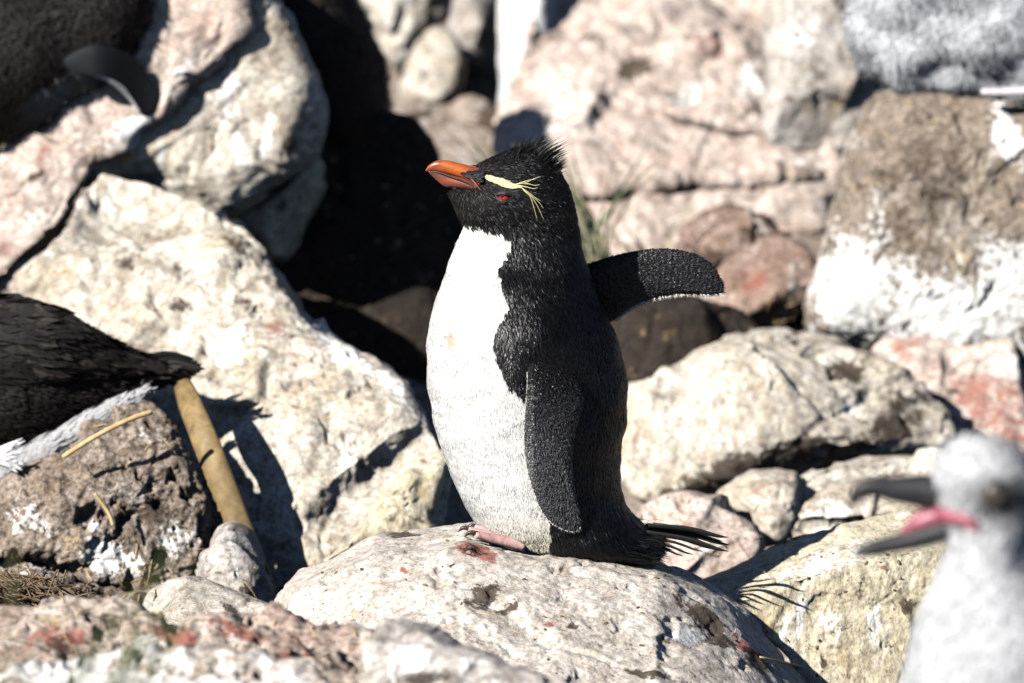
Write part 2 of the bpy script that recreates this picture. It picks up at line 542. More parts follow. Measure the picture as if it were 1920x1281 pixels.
def build_ground():
    def axis(core, n, far):
        a = np.linspace(-core, core, n)
        g = core * (far / core) ** (np.linspace(0, 1, 26)[1:])
        return np.concatenate([-g[::-1], a, g])
    xs = axis(2.2, 300, 3000.0)
    ys = axis(3.2, 420, 3000.0)
    X, Y = np.meshgrid(xs, ys)
    p = np.stack([X.ravel(), Y.ravel(), np.zeros(X.size)], -1)
    k = np.ones(9) / 9
    z = np.interp(p[:, 1], GY, GZ)
    near = np.exp(-(p[:, 0] ** 2 + p[:, 1] ** 2) / 30.0)
    z = z + near * (0.03 * fbm(p * 3.0, 4, 5) + 0.012 * fbm(p * 14.0, 3, 8) + 0.006 * np.abs(fbm(p * 45.0, 2, 9)))
    z = z + (1 - near) * np.minimum(np.hypot(p[:, 0], p[:, 1]) * 0.02, 6) * fbm(p * 0.02, 4, 3)
    p[:, 2] = z
    nx, ny = len(xs), len(ys)
    i = np.arange(ny - 1)[:, None]; j = np.arange(nx - 1)[None]
    F = np.stack([i * nx + j, i * nx + j + 1, (i + 1) * nx + j + 1, (i + 1) * nx + j], -1).reshape(-1, 4)
    st = np.zeros((len(p), 4))
    o = link("ground", mesh_from("ground", p, F, M['soil'], True, {"stain": st}))
    o["kind"] = "structure"
    return o


build_ground()


# ------------------------------------------------------------------ boulders
ROCKS = {}


def rock(name, label, outline, y0, mat, ky=0.9, kx=0.0, Tf=0.06, Tb=0.25, surf=None, pw=2.6, step=4.0, amp=(0.014, 0.006, 0.0022),
         freq=(5.0, 17.0, 62.0), chips=0.015, chip_f=7.0, pits=0.006, strata=None, stains=(), seed=0, centre=None, group="boulders of the slope",
         category="rock", planes=(), crack=0.0, rough=None, facets=9, facet_cut=0.34):
    if rough is None: rough = 1.0 if mat in ('mud', 'nest', 'ledge') else 0.45
    out = np.asarray(outline, float)
    c = out.mean(0) if centre is None else np.asarray(centre, float)
    if surf is None:
        def surf(u, v): return y0 + ky * (c[1] - v) / S + kx * (u - c[0]) / S
    V, F, caps = lens(out, surf, Tf, Tb, step, pw, c)
    u, v = proj(V)
    # flat faces knocked off the front: (u0, v0, depth, du, dv) limits how far the rock comes forward
    for (u0, v0, yy, gu, gv) in planes:
        lim = yy + gu * (u - u0) / S + gv * (v - v0) / S
        dlt = lim - V[:, 1]
        mv = 0.5 * (dlt + np.sqrt(dlt * dlt + 0.012 ** 2)) - 0.003
        front = V[:, 1] < surf(u, v) + 1e-4
        yn = V[:, 1] + np.where(front, np.maximum(mv, 0), 0)
        V = at(u, v, yn)
    # broken planes: random flats that shave the bulge
    if facets:
        rgf = np.random.default_rng(seed + 900)
        fr = V[:, 1] < surf(u, v) - 0.15 * Tf
        N0 = vnormals(V, F)
        if np.mean(N0[fr][:, 1]) > 0: N0 = -N0
        for _ in range(facets):
            nb = N0[fr][rgf.integers(fr.sum())] + 0.25 * rgf.normal(size=3)
            nb /= np.linalg.norm(nb)
            q = (V - V[fr].mean(0)) @ nb
            hi = q[fr].max()
            lim = hi * (1 - facet_cut * (0.5 + rgf.random()))
            ex = q - lim
            k_ = 0.003
            ex = np.where(ex > 6 * k_, ex, k_ * np.log1p(np.exp(np.clip(ex / k_, -30, 6))))
            ex = ex * smooth(0.0, 0.5, (surf(u, v) - V[:, 1]) / max(Tf, 1e-3))
            V = V - nb * ex[:, None]
    N = vnormals(V, F)
    cn = V[:-2].mean(0)
    if np.mean(np.sum(N * (V - cn), 1)) < 0: N = -N
    wp = V + 0.03 * np.stack([fbm(V * 6 + 11, 2, seed), fbm(V * 6 + 23, 2, seed + 1), fbm(V * 6 + 37, 2, seed + 2)], -1)
    d = amp[0] * fbm(wp * freq[0], 4, seed + 3) * 1.6
    r = fbm(wp * freq[1], 4, seed + 5)
    d += amp[1] * rough * (0.35 - np.abs(r)) * 1.6
    d += amp[2] * rough * fbm(V * freq[2], 3, seed + 9) * 1.6
    if chips:
        F1, F2, C, h = voronoi(wp * chip_f, seed + 21)
        dirv = np.stack([(h & 255) / 127.5 - 1, ((h >> 8) & 255) / 127.5 - 1, ((h >> 16) & 255) / 127.5 - 1], -1)
        fac = np.sum(dirv * (wp * chip_f - C), 1)
        d += chips * fac * smooth(0.0, 0.10, F2 - F1)
        if crack:
            d -= crack * (1 - smooth(0.0, 0.07, F2 - F1)) * smooth(-0.1, 0.25, fbm(V * 5, 2, seed + 2))
    if pits:
        q = fbm(wp * 24, 4, seed + 31)
        d -= pits * rough * smooth(0.22, 0.5, q) * 1.8
    if strata:
        dirs, fr, am = strata
        t = (V @ np.asarray(dirs, float)) * fr + 0.9 * fbm(V * 7, 3, seed + 41)
        s_ = t - np.floor(t)
        d += am * (smooth(0, 0.75, s_) - smooth(0.82, 1.0, s_)) - am * 0.5
    V = V + N * d[:, None]
    st = np.zeros((len(V), 4))
    if stains:
        nz = fbm(V * 22, 4, seed + 51)
        nz2 = fbm(V * 90, 3, seed + 53)
        for (su, sv, ru, rv, ang, ch, strength) in stains:
            a = math.radians(ang)
            du, dv = u - su, v - sv
            x = (du * math.cos(a) + dv * math.sin(a)) / ru
            y = (-du * math.sin(a) + dv * math.cos(a)) / rv
            e = np.hypot(x, y) + 0.5 * nz + 0.35 * nz2
            st[:, ch] = np.maximum(st[:, ch], strength * (1.0, 1.0, 0.8, 0.6)[ch] * smooth(1.55, 0.1, e))
    base = np.array([V[:, 0].mean(), V[:, 1].mean(), V[:, 2].min()])
    me = mesh_from(name, V - base, [F, caps], M[mat], True, {"stain": st})
    o = link(name, me, None, base)
    tag(o, label, category, group)
    ROCKS[label] = o
    return o


DIRT_SHADE, GUANO, PINK, OCHRE = 0, 1, 2, 3  # first channel holds real dirt and some painted-in shade

# the boulder the penguin stands on
def stand_surf(u, v):
    vb = np.interp(u, [400, 520, 560, 640, 700, 800, 870, 900, 1230, 1290, 1400, 1520, 1650], [1180, 1110, 1075, 1028, 1000, 990, 985, 990, 1045, 1082, 1155, 1270, 1400])
    t = (v - vb) / S
    return 0.045 - 4.4 * np.clip(t, -0.02, 0.03) - 1.7 * np.maximum(0, t - 0.03)

rock('boulder', 'broad pale boulder that the standing penguin is perched on',
     [(520, 1140), (530, 1105), (580, 1062), (640, 1028), (690, 1002), (760, 992), (830, 984), (880, 982), (960, 992), (1060, 1012), (1160, 1030), (1230, 1044), (1290, 1080), (1345, 1112), (1400, 1155),
      (1450, 1210), (1510, 1285), (1540, 1360), (1400, 1430), (1100, 1440), (800, 1420), (600, 1330), (530, 1220)],
     0, 'stand', surf=stand_surf, Tf=0.03, Tb=0.30, pw=3.2, amp=(0.008, 0.004, 0.002), chips=0.006, chip_f=6, pits=0.006, seed=1, centre=(1000, 1190), step=3.4, facets=0,
     stains=[(885, 1033, 32, 16, 10, PINK, 1.0), (885, 1036, 22, 10, 10, DIRT_SHADE, 0.7), (915, 1048, 18, 12, 0, PINK, 1.0), (757, 1072, 9, 8, 0, PINK, 1.1), (905, 1118, 50, 26, -8, DIRT_SHADE, 0.75), (950, 1138, 30, 8, 0, DIRT_SHADE, 0.7),
             (880, 1145, 80, 8, 5, OCHRE, 0.5), (700, 1085, 70, 30, 10, PINK, 0.35), (745, 996, 36, 7, 0, DIRT_SHADE, 0.9), (1320, 1165, 60, 14, 35, DIRT_SHADE, 0.9), (1335, 1200, 34, 20, 30, DIRT_SHADE, 1.0), (1270, 1190, 46, 12, -20, DIRT_SHADE, 0.8),
             (1290, 1195, 40, 16, 10, GUANO, 1.0), (1420, 1245, 30, 26, 40, DIRT_SHADE, 1.0), (1390, 1215, 46, 10, 40, PINK, 0.8), (1210, 1262, 60, 9, 10, DIRT_SHADE, 0.8), (1030, 1175, 14, 6, 0, PINK, 0.9), (1075, 1180, 12, 7, 0, DIRT_SHADE, 0.9),
             (600, 1150, 60, 26, 10, OCHRE, 0.3), (1080, 1230, 90, 30, 0, OCHRE, 0.3), (1140, 1120, 60, 10, 10, PINK, 0.4), (560, 1090, 26, 12, -40, PINK, 0.5)])

# right boulder with flat top and yellow front
def right_surf(u, v):
    vc = np.interp(u, [1300, 1385, 1480, 1580, 1700, 1800, 1960], [1150, 1130, 1092, 1060, 1036, 1025, 1015])
    t = (vc - v) / S
    return 0.065 + 0.06 * (u - 1385) / 315 + 3.2 * np.maximum(t, 0) + 0.30 * np.minimum(t, 0)

rock('boulder', 'angular boulder with flat shadowed top and yellowish front beside the grey chick',
     [(1300, 1100), (1330, 1078), (1400, 1050), (1500, 1010), (1600, 980), (1700, 952), (1800, 930), (1900, 945), (1970, 1000), (1990, 1150), (1960, 1320), (1800, 1400), (1620, 1390), (1540, 1320), (1480, 1240), (1432, 1190), (1396, 1150), (1340, 1120)],
     0, 'yellow', surf=right_surf, Tf=0.012, Tb=0.22, pw=4.5, amp=(0.006, 0.004, 0.0022), chips=0.006, pits=0.004, seed=2, centre=(1640, 1130), facets=0,
     stains=[(1540, 1060, 120, 26, -18, GUANO, 0.5), (1500, 1160, 14, 60, 10, GUANO, 0.8), (1465, 1190, 10, 40, 15, GUANO, 0.7), (1640, 1170, 14, 50, 5, GUANO, 0.8), (1560, 1170, 30, 50, 5, GUANO, 0.35),
             (1655, 1065, 9, 6, 0, PINK, 1.1), (1545, 1245, 10, 16, 10, DIRT_SHADE, 1.0), (1700, 1140, 30, 18, -20, DIRT_SHADE, 0.6), (1600, 1230, 60, 40, 0, OCHRE, 0.4), (1490, 1010, 20, 10, -15, DIRT_SHADE, 0.9), (1455, 1022, 22, 8, -15, DIRT_SHADE, 0.8)])

# long rounded boulder behind the penguin on the right
rock('boulder', 'long rounded tan boulder right behind the penguin with underside coloured dark for its shade',
     [(1150, 790), (1175, 735), (1205, 712), (1260, 680), (1320, 645), (1400, 628), (1480, 624), (1560, 632), (1612, 650), (1660, 680), (1708, 716), (1745, 748), (1778, 782), (1792, 812), (1760, 842), (1690, 852), (1600, 852), (1545, 868),
      (1500, 882), (1440, 902), (1390, 922), (1300, 944), (1230, 948), (1180, 925), (1150, 860)],
     0.98, 'cream', ky=0.55, Tf=0.13, Tb=0.3, pw=2.5, seed=3, amp=(0.014, 0.006, 0.0024), pits=0.007, step=3.6, planes=[(1400, 700, 0.88, 0.05, -0.9)],
     stains=[(1400, 880, 190, 36, -14, DIRT_SHADE, 0.85), (1560, 820, 110, 26, -8, DIRT_SHADE, 0.55), (1290, 925, 90, 24, -4, DIRT_SHADE, 0.9), (1700, 760, 60, 70, 40, DIRT_SHADE, 0.65), (1600, 660, 40, 14, 20, DIRT_SHADE, 0.9), (1590, 700, 14, 30, -30, DIRT_SHADE, 0.6), (1500, 840, 60, 30, -20, DIRT_SHADE, 0.6),  # underside patches put its shade into the colour; right end has dirt
             (1620, 720, 40, 20, 20, GUANO, 0.6), (1380, 740, 60, 60, 0, OCHRE, 0.35), (1250, 800, 40, 80, 0, GUANO, 0.3), (1500, 760, 70, 30, 0, PINK, 0.22), (1640, 830, 16, 26, 10, DIRT_SHADE, 0.8)])

# stones wedged between the two
rock('stone', 'pinkish stone partly hidden behind the standing penguin\'s tail', [(1190, 1010), (1212, 952), (1270, 934), (1330, 945), (1380, 962), (1420, 1000), (1412, 1045), (1340, 1095), (1250, 1090), (1195, 1060)], 0.50, 'pinkish', ky=1.3, Tf=0.05, Tb=0.15, seed=4,
     stains=[(1280, 968, 18, 10, 0, PINK, 1.0), (1320, 1010, 40, 20, 0, GUANO, 0.5), (1385, 1005, 24, 14, 30, DIRT_SHADE, 0.6)])
rock('stone', 'small cream stone wedged under the long tan boulder', [(1348, 935), (1372, 912), (1420, 888), (1470, 880), (1502, 890), (1505, 950), (1475, 1008), (1425, 1012), (1380, 970)], 0.66, 'cream', ky=0.9, Tf=0.05, Tb=0.14, seed=5,
     stains=[(1440, 905, 46, 10, -25, PINK, 0.7), (1440, 960, 40, 20, 0, OCHRE, 0.4)])
rock('stone', 'whitish stone seen behind the open beak of the grey chick', [(1474, 1000), (1480, 925), (1522, 888), (1600, 862), (1700, 852), (1790, 862), (1820, 910), (1800, 1010), (1640, 1030), (1540, 1030)], 0.68, 'cream', ky=1.1, Tf=0.06, Tb=0.16, seed=6,
     stains=[(1560, 960, 60, 40, 0, GUANO, 0.8), (1620, 890, 60, 18, -10, PINK, 0.4)])

# left: the long diagonal boulder
def diag_surf(u, v):
    return 0.97 - 1.2 * np.clip((v - 335) / S, 0, 0.6) - 0.25 * (u - 400) / S
rock('boulder', 'long diagonal cream boulder with a bird-shaped shadow, behind the tan reed',
     [(20, 560), (60, 490), (110, 440), (150, 380), (180, 338), (240, 334), (330, 364), (400, 394), (440, 424), (500, 480), (545, 540), (582, 592), (640, 628), (700, 660), (745, 695), (790, 758), (815, 808), (830, 850),
      (800, 890), (760, 930), (700, 985), (640, 1040), (580, 1090), (500, 1130), (420, 1080), (300, 960), (150, 820), (50, 700)],
     0, 'cream', surf=diag_surf, Tf=0.06, Tb=0.3, pw=2.8, seed=7, amp=(0.016, 0.007, 0.0028), pits=0.009, chips=0.014, step=3.6, crack=0.006,
     stains=[(225, 475, 26, 18, 30, DIRT_SHADE, 0.8), (330, 500, 30, 20, 40, DIRT_SHADE, 0.5), (460, 560, 50, 16, 30, DIRT_SHADE, 0.5), (330, 560, 30, 14, 0, DIRT_SHADE, 0.6), (110, 500, 60, 40, -50, OCHRE, 0.5), (200, 560, 50, 60, 0, OCHRE, 0.35), (520, 615, 40, 22, 20, PINK, 0.45), (545, 625, 20, 12, 0, DIRT_SHADE, 0.5),
             (420, 640, 60, 50, 0, GUANO, 0.6), (300, 440, 70, 40, 20, GUANO, 0.3), (640, 650, 90, 20, 40, GUANO, 0.8), (740, 730, 60, 18, 50, GUANO, 0.8), (620, 760, 50, 90, 10, OCHRE, 0.4), (530, 840, 24, 40, 0, OCHRE, 0.6), (650, 880, 30, 80, 10, GUANO, 0.6), (560, 700, 30, 100, 0, PINK, 0.3),
             (440, 460, 60, 12, 35, DIRT_SHADE, 0.45), (690, 720, 8, 30, -20, DIRT_SHADE, 0.7)])
rock('stone', 'tan wedge stone at the lower end of the diagonal boulder', [(640, 1040), (690, 985), (730, 925), (775, 885), (835, 852), (842, 890), (822, 935), (802, 990), (740, 1015)], 0.44, 'yellow', ky=0.5, kx=0.6, Tf=0.05, Tb=0.18, seed=8, planes=[(760, 940, 0.41, 0.4, 0.0)],
     stains=[(790, 930, 30, 12, -50, OCHRE, 0.6), (740, 960, 20, 40, 30, DIRT_SHADE, 0.35)])

# upper left: layered pink slab over cream boulder
rock('rock', 'tilted pink rock slab under the dark fluffy penguin with flipper',
     [(-80, 340), (0, 290), (90, 225), (180, 140), (260, 40), (330, -70), (430, -80), (475, 10), (457, 70), (400, 118), (345, 180), (300, 222), (255, 262), (205, 298), (150, 318), (152, 345), (120, 410), (80, 480), (30, 560), (-80, 620)],
     1.12, 'pinkish', ky=0.30, kx=-0.08, facets=4, Tf=0.05, Tb=0.2, pw=4.0, seed=9, centre=(190, 250), amp=(0.012, 0.006, 0.0025), strata=((0.55, 0, 0.83), 16, 0.006),
     stains=[(60, 335, 40, 8, -32, DIRT_SHADE, 0.7), (80, 300, 16, 30, 20, PINK, 0.7), (250, 240, 50, 24, -35, GUANO, 0.9), (340, 130, 60, 20, -40, GUANO, 0.4), (60, 430, 70, 50, 0, GUANO, 0.35), (20, 480, 50, 40, 0, PINK, 0.5), (400, 40, 50, 40, 0, PINK, 0.3)])
rock('boulder', 'cream boulder with a shaded right face, split from the pink slab by a crack',
     [(120, 330), (190, 290), (250, 230), (330, 150), (420, 60), (450, -40), (480, -80), (512, -20), (545, 40), (572, 92), (592, 150), (606, 215), (602, 270), (585, 310), (530, 350), (470, 392), (430, 408), (380, 396), (330, 378), (240, 350), (160, 350)],
     1.19, 'cream', ky=0.30, kx=-0.06, facets=0, chips=0.007, Tf=0.10, Tb=0.3, pw=3.4, seed=10, centre=(400, 240), amp=(0.012, 0.006, 0.0026), planes=[(540, 200, 1.09, 1.6, -0.2)],
     stains=[(430, 180, 40, 60, 10, GUANO, 0.6), (300, 290, 12, 40, 10, GUANO, 0.8), (450, 290, 20, 40, -15, GUANO, 0.8), (500, 250, 14, 60, 10, GUANO, 0.7), (250, 290, 40, 12, -30, OCHRE, 0.9), (380, 240, 60, 60, 0, OCHRE, 0.25), (545, 280, 20, 30, 20, DIRT_SHADE, 0.6), (500, 320, 10, 20, 0, PINK, 0.7), (330, 245, 14, 10, 0, PINK, 0.7)])
rock('stone', 'yellowish stone tucked under the overhang of the split cream boulder', [(420, 420), (470, 384), (530, 345), (585, 300), (600, 330), (578, 400), (548, 462), (522, 486), (485, 462), (448, 440)], 1.24, 'yellow', ky=0.4, kx=0.2, Tf=0.05, Tb=0.2, seed=11,
     stains=[(530, 390, 16, 20, 0, DIRT_SHADE, 0.8), (580, 360, 12, 60, 20, DIRT_SHADE, 0.4)])

# the big rock behind, its shade partly put into a dark colour
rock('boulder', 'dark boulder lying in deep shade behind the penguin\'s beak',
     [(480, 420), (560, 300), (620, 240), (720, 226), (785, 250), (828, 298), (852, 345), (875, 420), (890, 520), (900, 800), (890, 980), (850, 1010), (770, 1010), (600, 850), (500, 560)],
     1.36, 'shaderock', ky=0.35, kx=0.1, Tf=0.10, Tb=0.3, seed=12, centre=(700, 600), step=5)

# lower left
rock('rock', 'mud-caked brown rock with a straw lying on top',
     [(-60, 960), (0, 905), (60, 872), (120, 850), (180, 802), (230, 766), (280, 757), (312, 780), (342, 832), (372, 902), (392, 962), (386, 1015), (370, 1072), (330, 1092), (260, 1102), (180, 1092), (100, 1066), (30, 1046), (-60, 1060)],
     0.36, 'mud', ky=0.6, Tf=0.08, Tb=0.14, seed=13, amp=(0.012, 0.009, 0.004), pits=0.012, chips=0.012, chip_f=12, step=3.2,
     stains=[(270, 790, 50, 26, 0, GUANO, 0.25), (60, 980, 60, 40, 20, GUANO, 0.45), (200, 1040, 46, 34, 40, GUANO, 1.0), (180, 990, 14, 40, -30, GUANO, 0.8), (340, 1010, 40, 50, -40, GUANO, 0.6), (110, 1010, 60, 30, 0, OCHRE, 0.7), (300, 950, 50, 30, 0, DIRT_SHADE, 0.6), (90, 920, 90, 30, -20, OCHRE, 0.25), (250, 1060, 30, 24, 0, GUANO, 0.7)])
rock('rock', 'dark earthy rock below the mud-caked brown rock', [(-60, 1060), (30, 1046), (120, 1075), (220, 1100), (300, 1110), (290, 1190), (150, 1230), (-60, 1220)], 0.26, 'mud', ky=0.8, Tf=0.05, Tb=0.12, seed=14, amp=(0.012, 0.01, 0.004), pits=0.014, stains=[(100, 1060, 200, 30, 0, GUANO, 0.3), (150, 1120, 150, 40, 0, DIRT_SHADE, 0.5)])
rock('stone', 'upright pale stone at the foot of the tan reed', [(378, 1090), (386, 1030), (408, 994), (440, 984), (470, 1010), (494, 1070), (510, 1125), (506, 1170), (440, 1170), (395, 1130)], 0.24, 'grey', ky=0.5, Tf=0.05, Tb=0.10, seed=15,
     stains=[(440, 1040, 20, 60, 0, GUANO, 0.4), (480, 1080, 16, 40, 0, OCHRE, 0.5), (455, 1110, 14, 30, 20, DIRT_SHADE, 0.6)])
rock('stone', 'low white stone between the brown rock and the foreground ledge', [(255, 1190), (282, 1124), (318, 1096), (360, 1089), (410, 1104), (460, 1130), (515, 1168), (480, 1210), (300, 1220)], 0.04, 'stand', ky=0.9, Tf=0.05, Tb=0.10, seed=16, stains=[(360, 1130, 60, 20, 10, PINK, 0.3), (440, 1135, 40, 8, 30, DIRT_SHADE, 0.5)])

# foreground ledge
rock('rock', 'foreground rock ledge of red and pink crumbling layers',
     [(-80, 1160), (60, 1152), (150, 1146), (250, 1152), (330, 1176), (420, 1166), (520, 1160), (620, 1182), (700, 1192), (730, 1230), (720, 1330), (500, 1370), (200, 1370), (-80, 1330)],
     -0.72, 'ledge', ky=1.5, Tf=0.04, Tb=0.3, pw=3.2, seed=17, strata=((0.06, 0, 1.0), 36, 0.009), amp=(0.010, 0.008, 0.004), pits=0.010, chips=0.010, chip_f=16, centre=(330, 1250),
     stains=[(120, 1200, 90, 28, 0, PINK, 0.8), (330, 1200, 80, 24, 10, PINK, 1.0), (280, 1200, 40, 14, 0, GUANO, 0.7), (450, 1190, 60, 22, 0, PINK, 0.9), (440, 1200, 20, 14, 0, GUANO, 0.7), (560, 1210, 60, 40, 0, PINK, 0.5), (90, 1170, 60, 16, 0, OCHRE, 0.6), (380, 1215, 60, 14, 10, DIRT_SHADE, 0.8), (110, 1215, 40, 20, 20, DIRT_SHADE, 0.8), (620, 1220, 40, 30, 0, DIRT_SHADE, 0.4), (230, 1170, 120, 8, 5, DIRT_SHADE, 0.5)])
rock('stone', 'pale grey foreground stone sloping down at the end of the red ledge', [(672, 1225), (700, 1182), (728, 1160), (780, 1170), (850, 1200), (930, 1230), (1000, 1256), (1070, 1290), (1040, 1350), (860, 1380), (700, 1350), (665, 1280)], -0.84, 'grey', ky=1.1, Tf=0.05, Tb=0.16, seed=18,
     stains=[(760, 1215, 60, 30, 20, GUANO, 0.7), (790, 1262, 70, 16, 0, DIRT_SHADE, 0.7), (900, 1250, 60, 20, 20, GUANO, 0.5), (730, 1230, 14, 40, 0, GUANO, 0.5)])
rock('rock', 'lowest foreground shelf of knobbly whitewashed rock', [(-80, 1290), (20, 1262), (120, 1244), (220, 1236), (330, 1230), (440, 1238), (520, 1254), (600, 1284), (640, 1350), (400, 1400), (-80, 1400)], -1.0, 'ledge', ky=1.2, Tf=0.04, Tb=0.2, pw=3, seed=19, amp=(0.010, 0.010, 0.004), pits=0.012, chips=0.012, chip_f=18,
     stains=[(250, 1262, 330, 40, 0, GUANO, 0.85), (160, 1270, 60, 12, 0, DIRT_SHADE, 0.7), (300, 1262, 60, 10, 0, DIRT_SHADE, 0.6), (60, 1275, 30, 14, 0, DIRT_SHADE, 0.7), (420, 1265, 80, 10, 0, OCHRE, 0.6)])

# right middle: red stone, and a stone coloured black for a shaded hollow
rock('stone', 'red-stained stone behind the outstretched flipper', [(1320, 560), (1368, 500), (1420, 466), (1480, 458), (1522, 488), (1542, 540), (1552, 572), (1500, 592), (1444, 618), (1395, 614), (1345, 595)], 1.38, 'red', ky=0.7, Tf=0.07, Tb=0.2, seed=20,
     stains=[(1420, 515, 40, 26, 0, PINK, 0.6), (1470, 575, 60, 24, -20, DIRT_SHADE, 0.8), (1420, 585, 30, 20, 0, OCHRE, 0.6)])
rock('stone', 'stone coloured black for the shaded hollow below the outstretched flipper', [(1130, 600), (1180, 562), (1240, 548), (1305, 550), (1362, 568), (1402, 600), (1425, 650), (1400, 700), (1220, 780), (1130, 740)], 1.18, 'shaderock', ky=0.5, Tf=0.06, Tb=0.2, seed=21)
rock('stone', 'rusty broken stone above the outstretched flipper', [(1288, 480), (1292, 440), (1330, 415), (1400, 420), (1450, 440), (1460, 475), (1420, 500), (1360, 515), (1305, 505)], 1.5, 'red', ky=0.7, Tf=0.05, Tb=0.2, seed=22, chips=0.02, chip_f=14, stains=[(1340, 480, 60, 24, 0, DIRT_SHADE, 0.9), (1400, 440, 60, 20, 0, DIRT_SHADE, 0.5)])  # stronger dark patch paints in the shade of the crevices

# background slope
rock('rock', 'large sunlit pinkish rock face sloping up behind the penguin',
     [(940, 330), (950, 180), (985, 60), (1010, -40), (1100, -110), (1300, -120), (1440, -90), (1476, 0), (1470, 140), (1478, 250), (1560, 262), (1600, 320), (1585, 400), (1520, 440), (1400, 450), (1290, 500), (1150, 520), (1020, 480)],
     1.95, 'pinkish', ky=1.9, Tf=0.12, Tb=0.4, pw=3.0, seed=23, centre=(1240, 210), amp=(0.022, 0.010, 0.004), step=4.5,
     stains=[(1110, 70, 34, 20, 20, DIRT_SHADE, 0.7), (1185, 120, 40, 22, -20, DIRT_SHADE, 0.7), (1135, 180, 24, 10, 0, DIRT_SHADE, 0.6), (1100, 75, 30, 14, 0, PINK, 0.6), (1290, 160, 50, 20, -40, GUANO, 0.7), (1420, 130, 40, 40, 0, GUANO, 0.6), (1160, 270, 40, 10, 0, PINK, 0.6), (1300, 270, 20, 10, 0, PINK, 0.4), (1290, 370, 70, 40, 0, GUANO, 0.8), (1480, 330, 70, 40, 0, GUANO, 0.9),
             (1420, 290, 80, 12, -5, PINK, 0.4), (1200, 420, 80, 40, 0, OCHRE, 0.25), (1500, 400, 40, 40, -40, OCHRE, 0.4), (1060, 200, 60, 100, 0, GUANO, 0.35), (1340, 80, 60, 20, -20, PINK, 0.4)])
rock('rock', 'grey-brown rock to the left of the nesting grey chick', [(1445, 260), (1440, 120), (1445, -20), (1480, -100), (1600, -110), (1660, -40), (1660, 160), (1620, 250), (1560, 285), (1490, 280)], 1.85, 'grey', ky=0.5, Tf=0.07, Tb=0.3, seed=24,
     stains=[(1530, 130, 50, 40, 0, DIRT_SHADE, 0.35), (1590, 210, 30, 40, 0, OCHRE, 0.7), (1500, 60, 40, 60, 0, GUANO, 0.5), (1480, 185, 12, 8, 0, DIRT_SHADE, 0.7)])
rock('rock', 'pink-stained rubble rock below the mud nest', [(1600, 720), (1650, 650), (1740, 640), (1840, 620), (1990, 600), (2010, 880), (1900, 900), (1800, 850), (1770, 780), (1690, 720)], 1.15, 'pinkish', ky=1.2, Tf=0.05, Tb=0.25, seed=25, amp=(0.014, 0.01, 0.004), pits=0.01,
     stains=[(1690, 660, 40, 24, 0, PINK, 0.8), (1850, 740, 80, 60, 0, PINK, 0.8), (1900, 680, 60, 30, 0, GUANO, 0.6), (1800, 690, 40, 20, 0, DIRT_SHADE, 0.35), (1890, 800, 50, 50, 0, PINK, 0.6)])

# far stones along the top
rock('stone', 'beige stone in the far row beside the dark fluffy chick', [(660, 20), (700, -70), (780, -90), (850, -60), (845, 20), (800, 70), (765, 100), (735, 115), (700, 90)], 2.5, 'cream', ky=0.5, Tf=0.09, Tb=0.25, seed=26, stains=[(740, 40, 20, 20, 0, DIRT_SHADE, 0.4)])
rock('stone', 'smooth tan stone in the far row left of the white one', [(838, 60), (842, -20), (870, -70), (930, -70), (942, 10), (935, 80), (905, 128), (880, 125), (852, 100)], 2.5, 'grey', ky=0.5, Tf=0.09, Tb=0.25, seed=27)
rock('stone', 'small triangular pale stone standing below the far row of stones', [(752, 182), (768, 130), (792, 80), (815, 55), (845, 70), (866, 110), (858, 160), (820, 192), (780, 198)], 2.3, 'cream', ky=0.4, Tf=0.07, Tb=0.2, seed=28)
rock('stone', 'guano-white upright stone at the edge of the pink rock face', [(934, 160), (934, 40), (942, -80), (1000, -100), (1036, -60), (1040, 60), (1044, 180), (1020, 260), (950, 240)], 2.26, 'white', ky=0.4, Tf=0.11, Tb=0.2, seed=29, amp=(0.012, 0.003, 0.0015), pits=0.0, chips=0, facets=0)
rock('rock', 'flat sandy slab lying below the far row of stones', [(700, 300), (715, 220), (760, 185), (840, 170), (930, 195), (975, 240), (990, 310), (940, 400), (820, 400)], 2.1, 'soil', ky=2.6, Tf=0.03, Tb=0.2, seed=30, stains=[(780, 205, 40, 12, -20, DIRT_SHADE, 0.8), (930, 200, 40, 24, 20, DIRT_SHADE, 0.9), (900, 175, 30, 14, 0, DIRT_SHADE, 0.7)])  # dark patches put the shaded gaps below the stones into the colour
rock('stone', 'rounded pale stone overhanging the top of the rock face', [(1170, -40), (1220, 10), (1290, 20), (1360, 5), (1400, -30), (1380, -110), (1280, -140), (1190, -110)], 2.5, 'cream', ky=0.3, Tf=0.12, Tb=0.25, seed=31)

# ------------------------------------------------------------------ feathers
def tri_list(F):
    T = []
    for f in (F if isinstance(F, list) else [F]):
        f = np.asarray(f)
        if f.shape[1] == 4:
            T += [f[:, [0, 1, 2]], f[:, [0, 2, 3]]]
        else:
            T.append(f)
    return np.concatenate(T)


def scatter(V, F, N, n, rng, weight=None):
    T = tri_list(F)
    a, b, c = V[T[:, 0]], V[T[:, 1]], V[T[:, 2]]
    ar = np.linalg.norm(np.cross(b - a, c - a), axis=1)
    if weight is not None: ar = ar * weight[T].mean(1)
    cs = np.cumsum(ar); pick = np.searchsorted(cs, rng.random(n) * cs[-1])
    r1 = np.sqrt(rng.random(n)); r2 = rng.random(n)
    w = np.stack([1 - r1, r1 * (1 - r2), r1 * r2], -1)
    t = T[np.minimum(pick, len(T) - 1)]
    P = np.einsum('nk,nkd->nd', w, V[t]); Q = np.einsum('nk,nkd->nd', w, N[t])
    return P, Q / (np.linalg.norm(Q, axis=1, keepdims=True) + 1e-12)


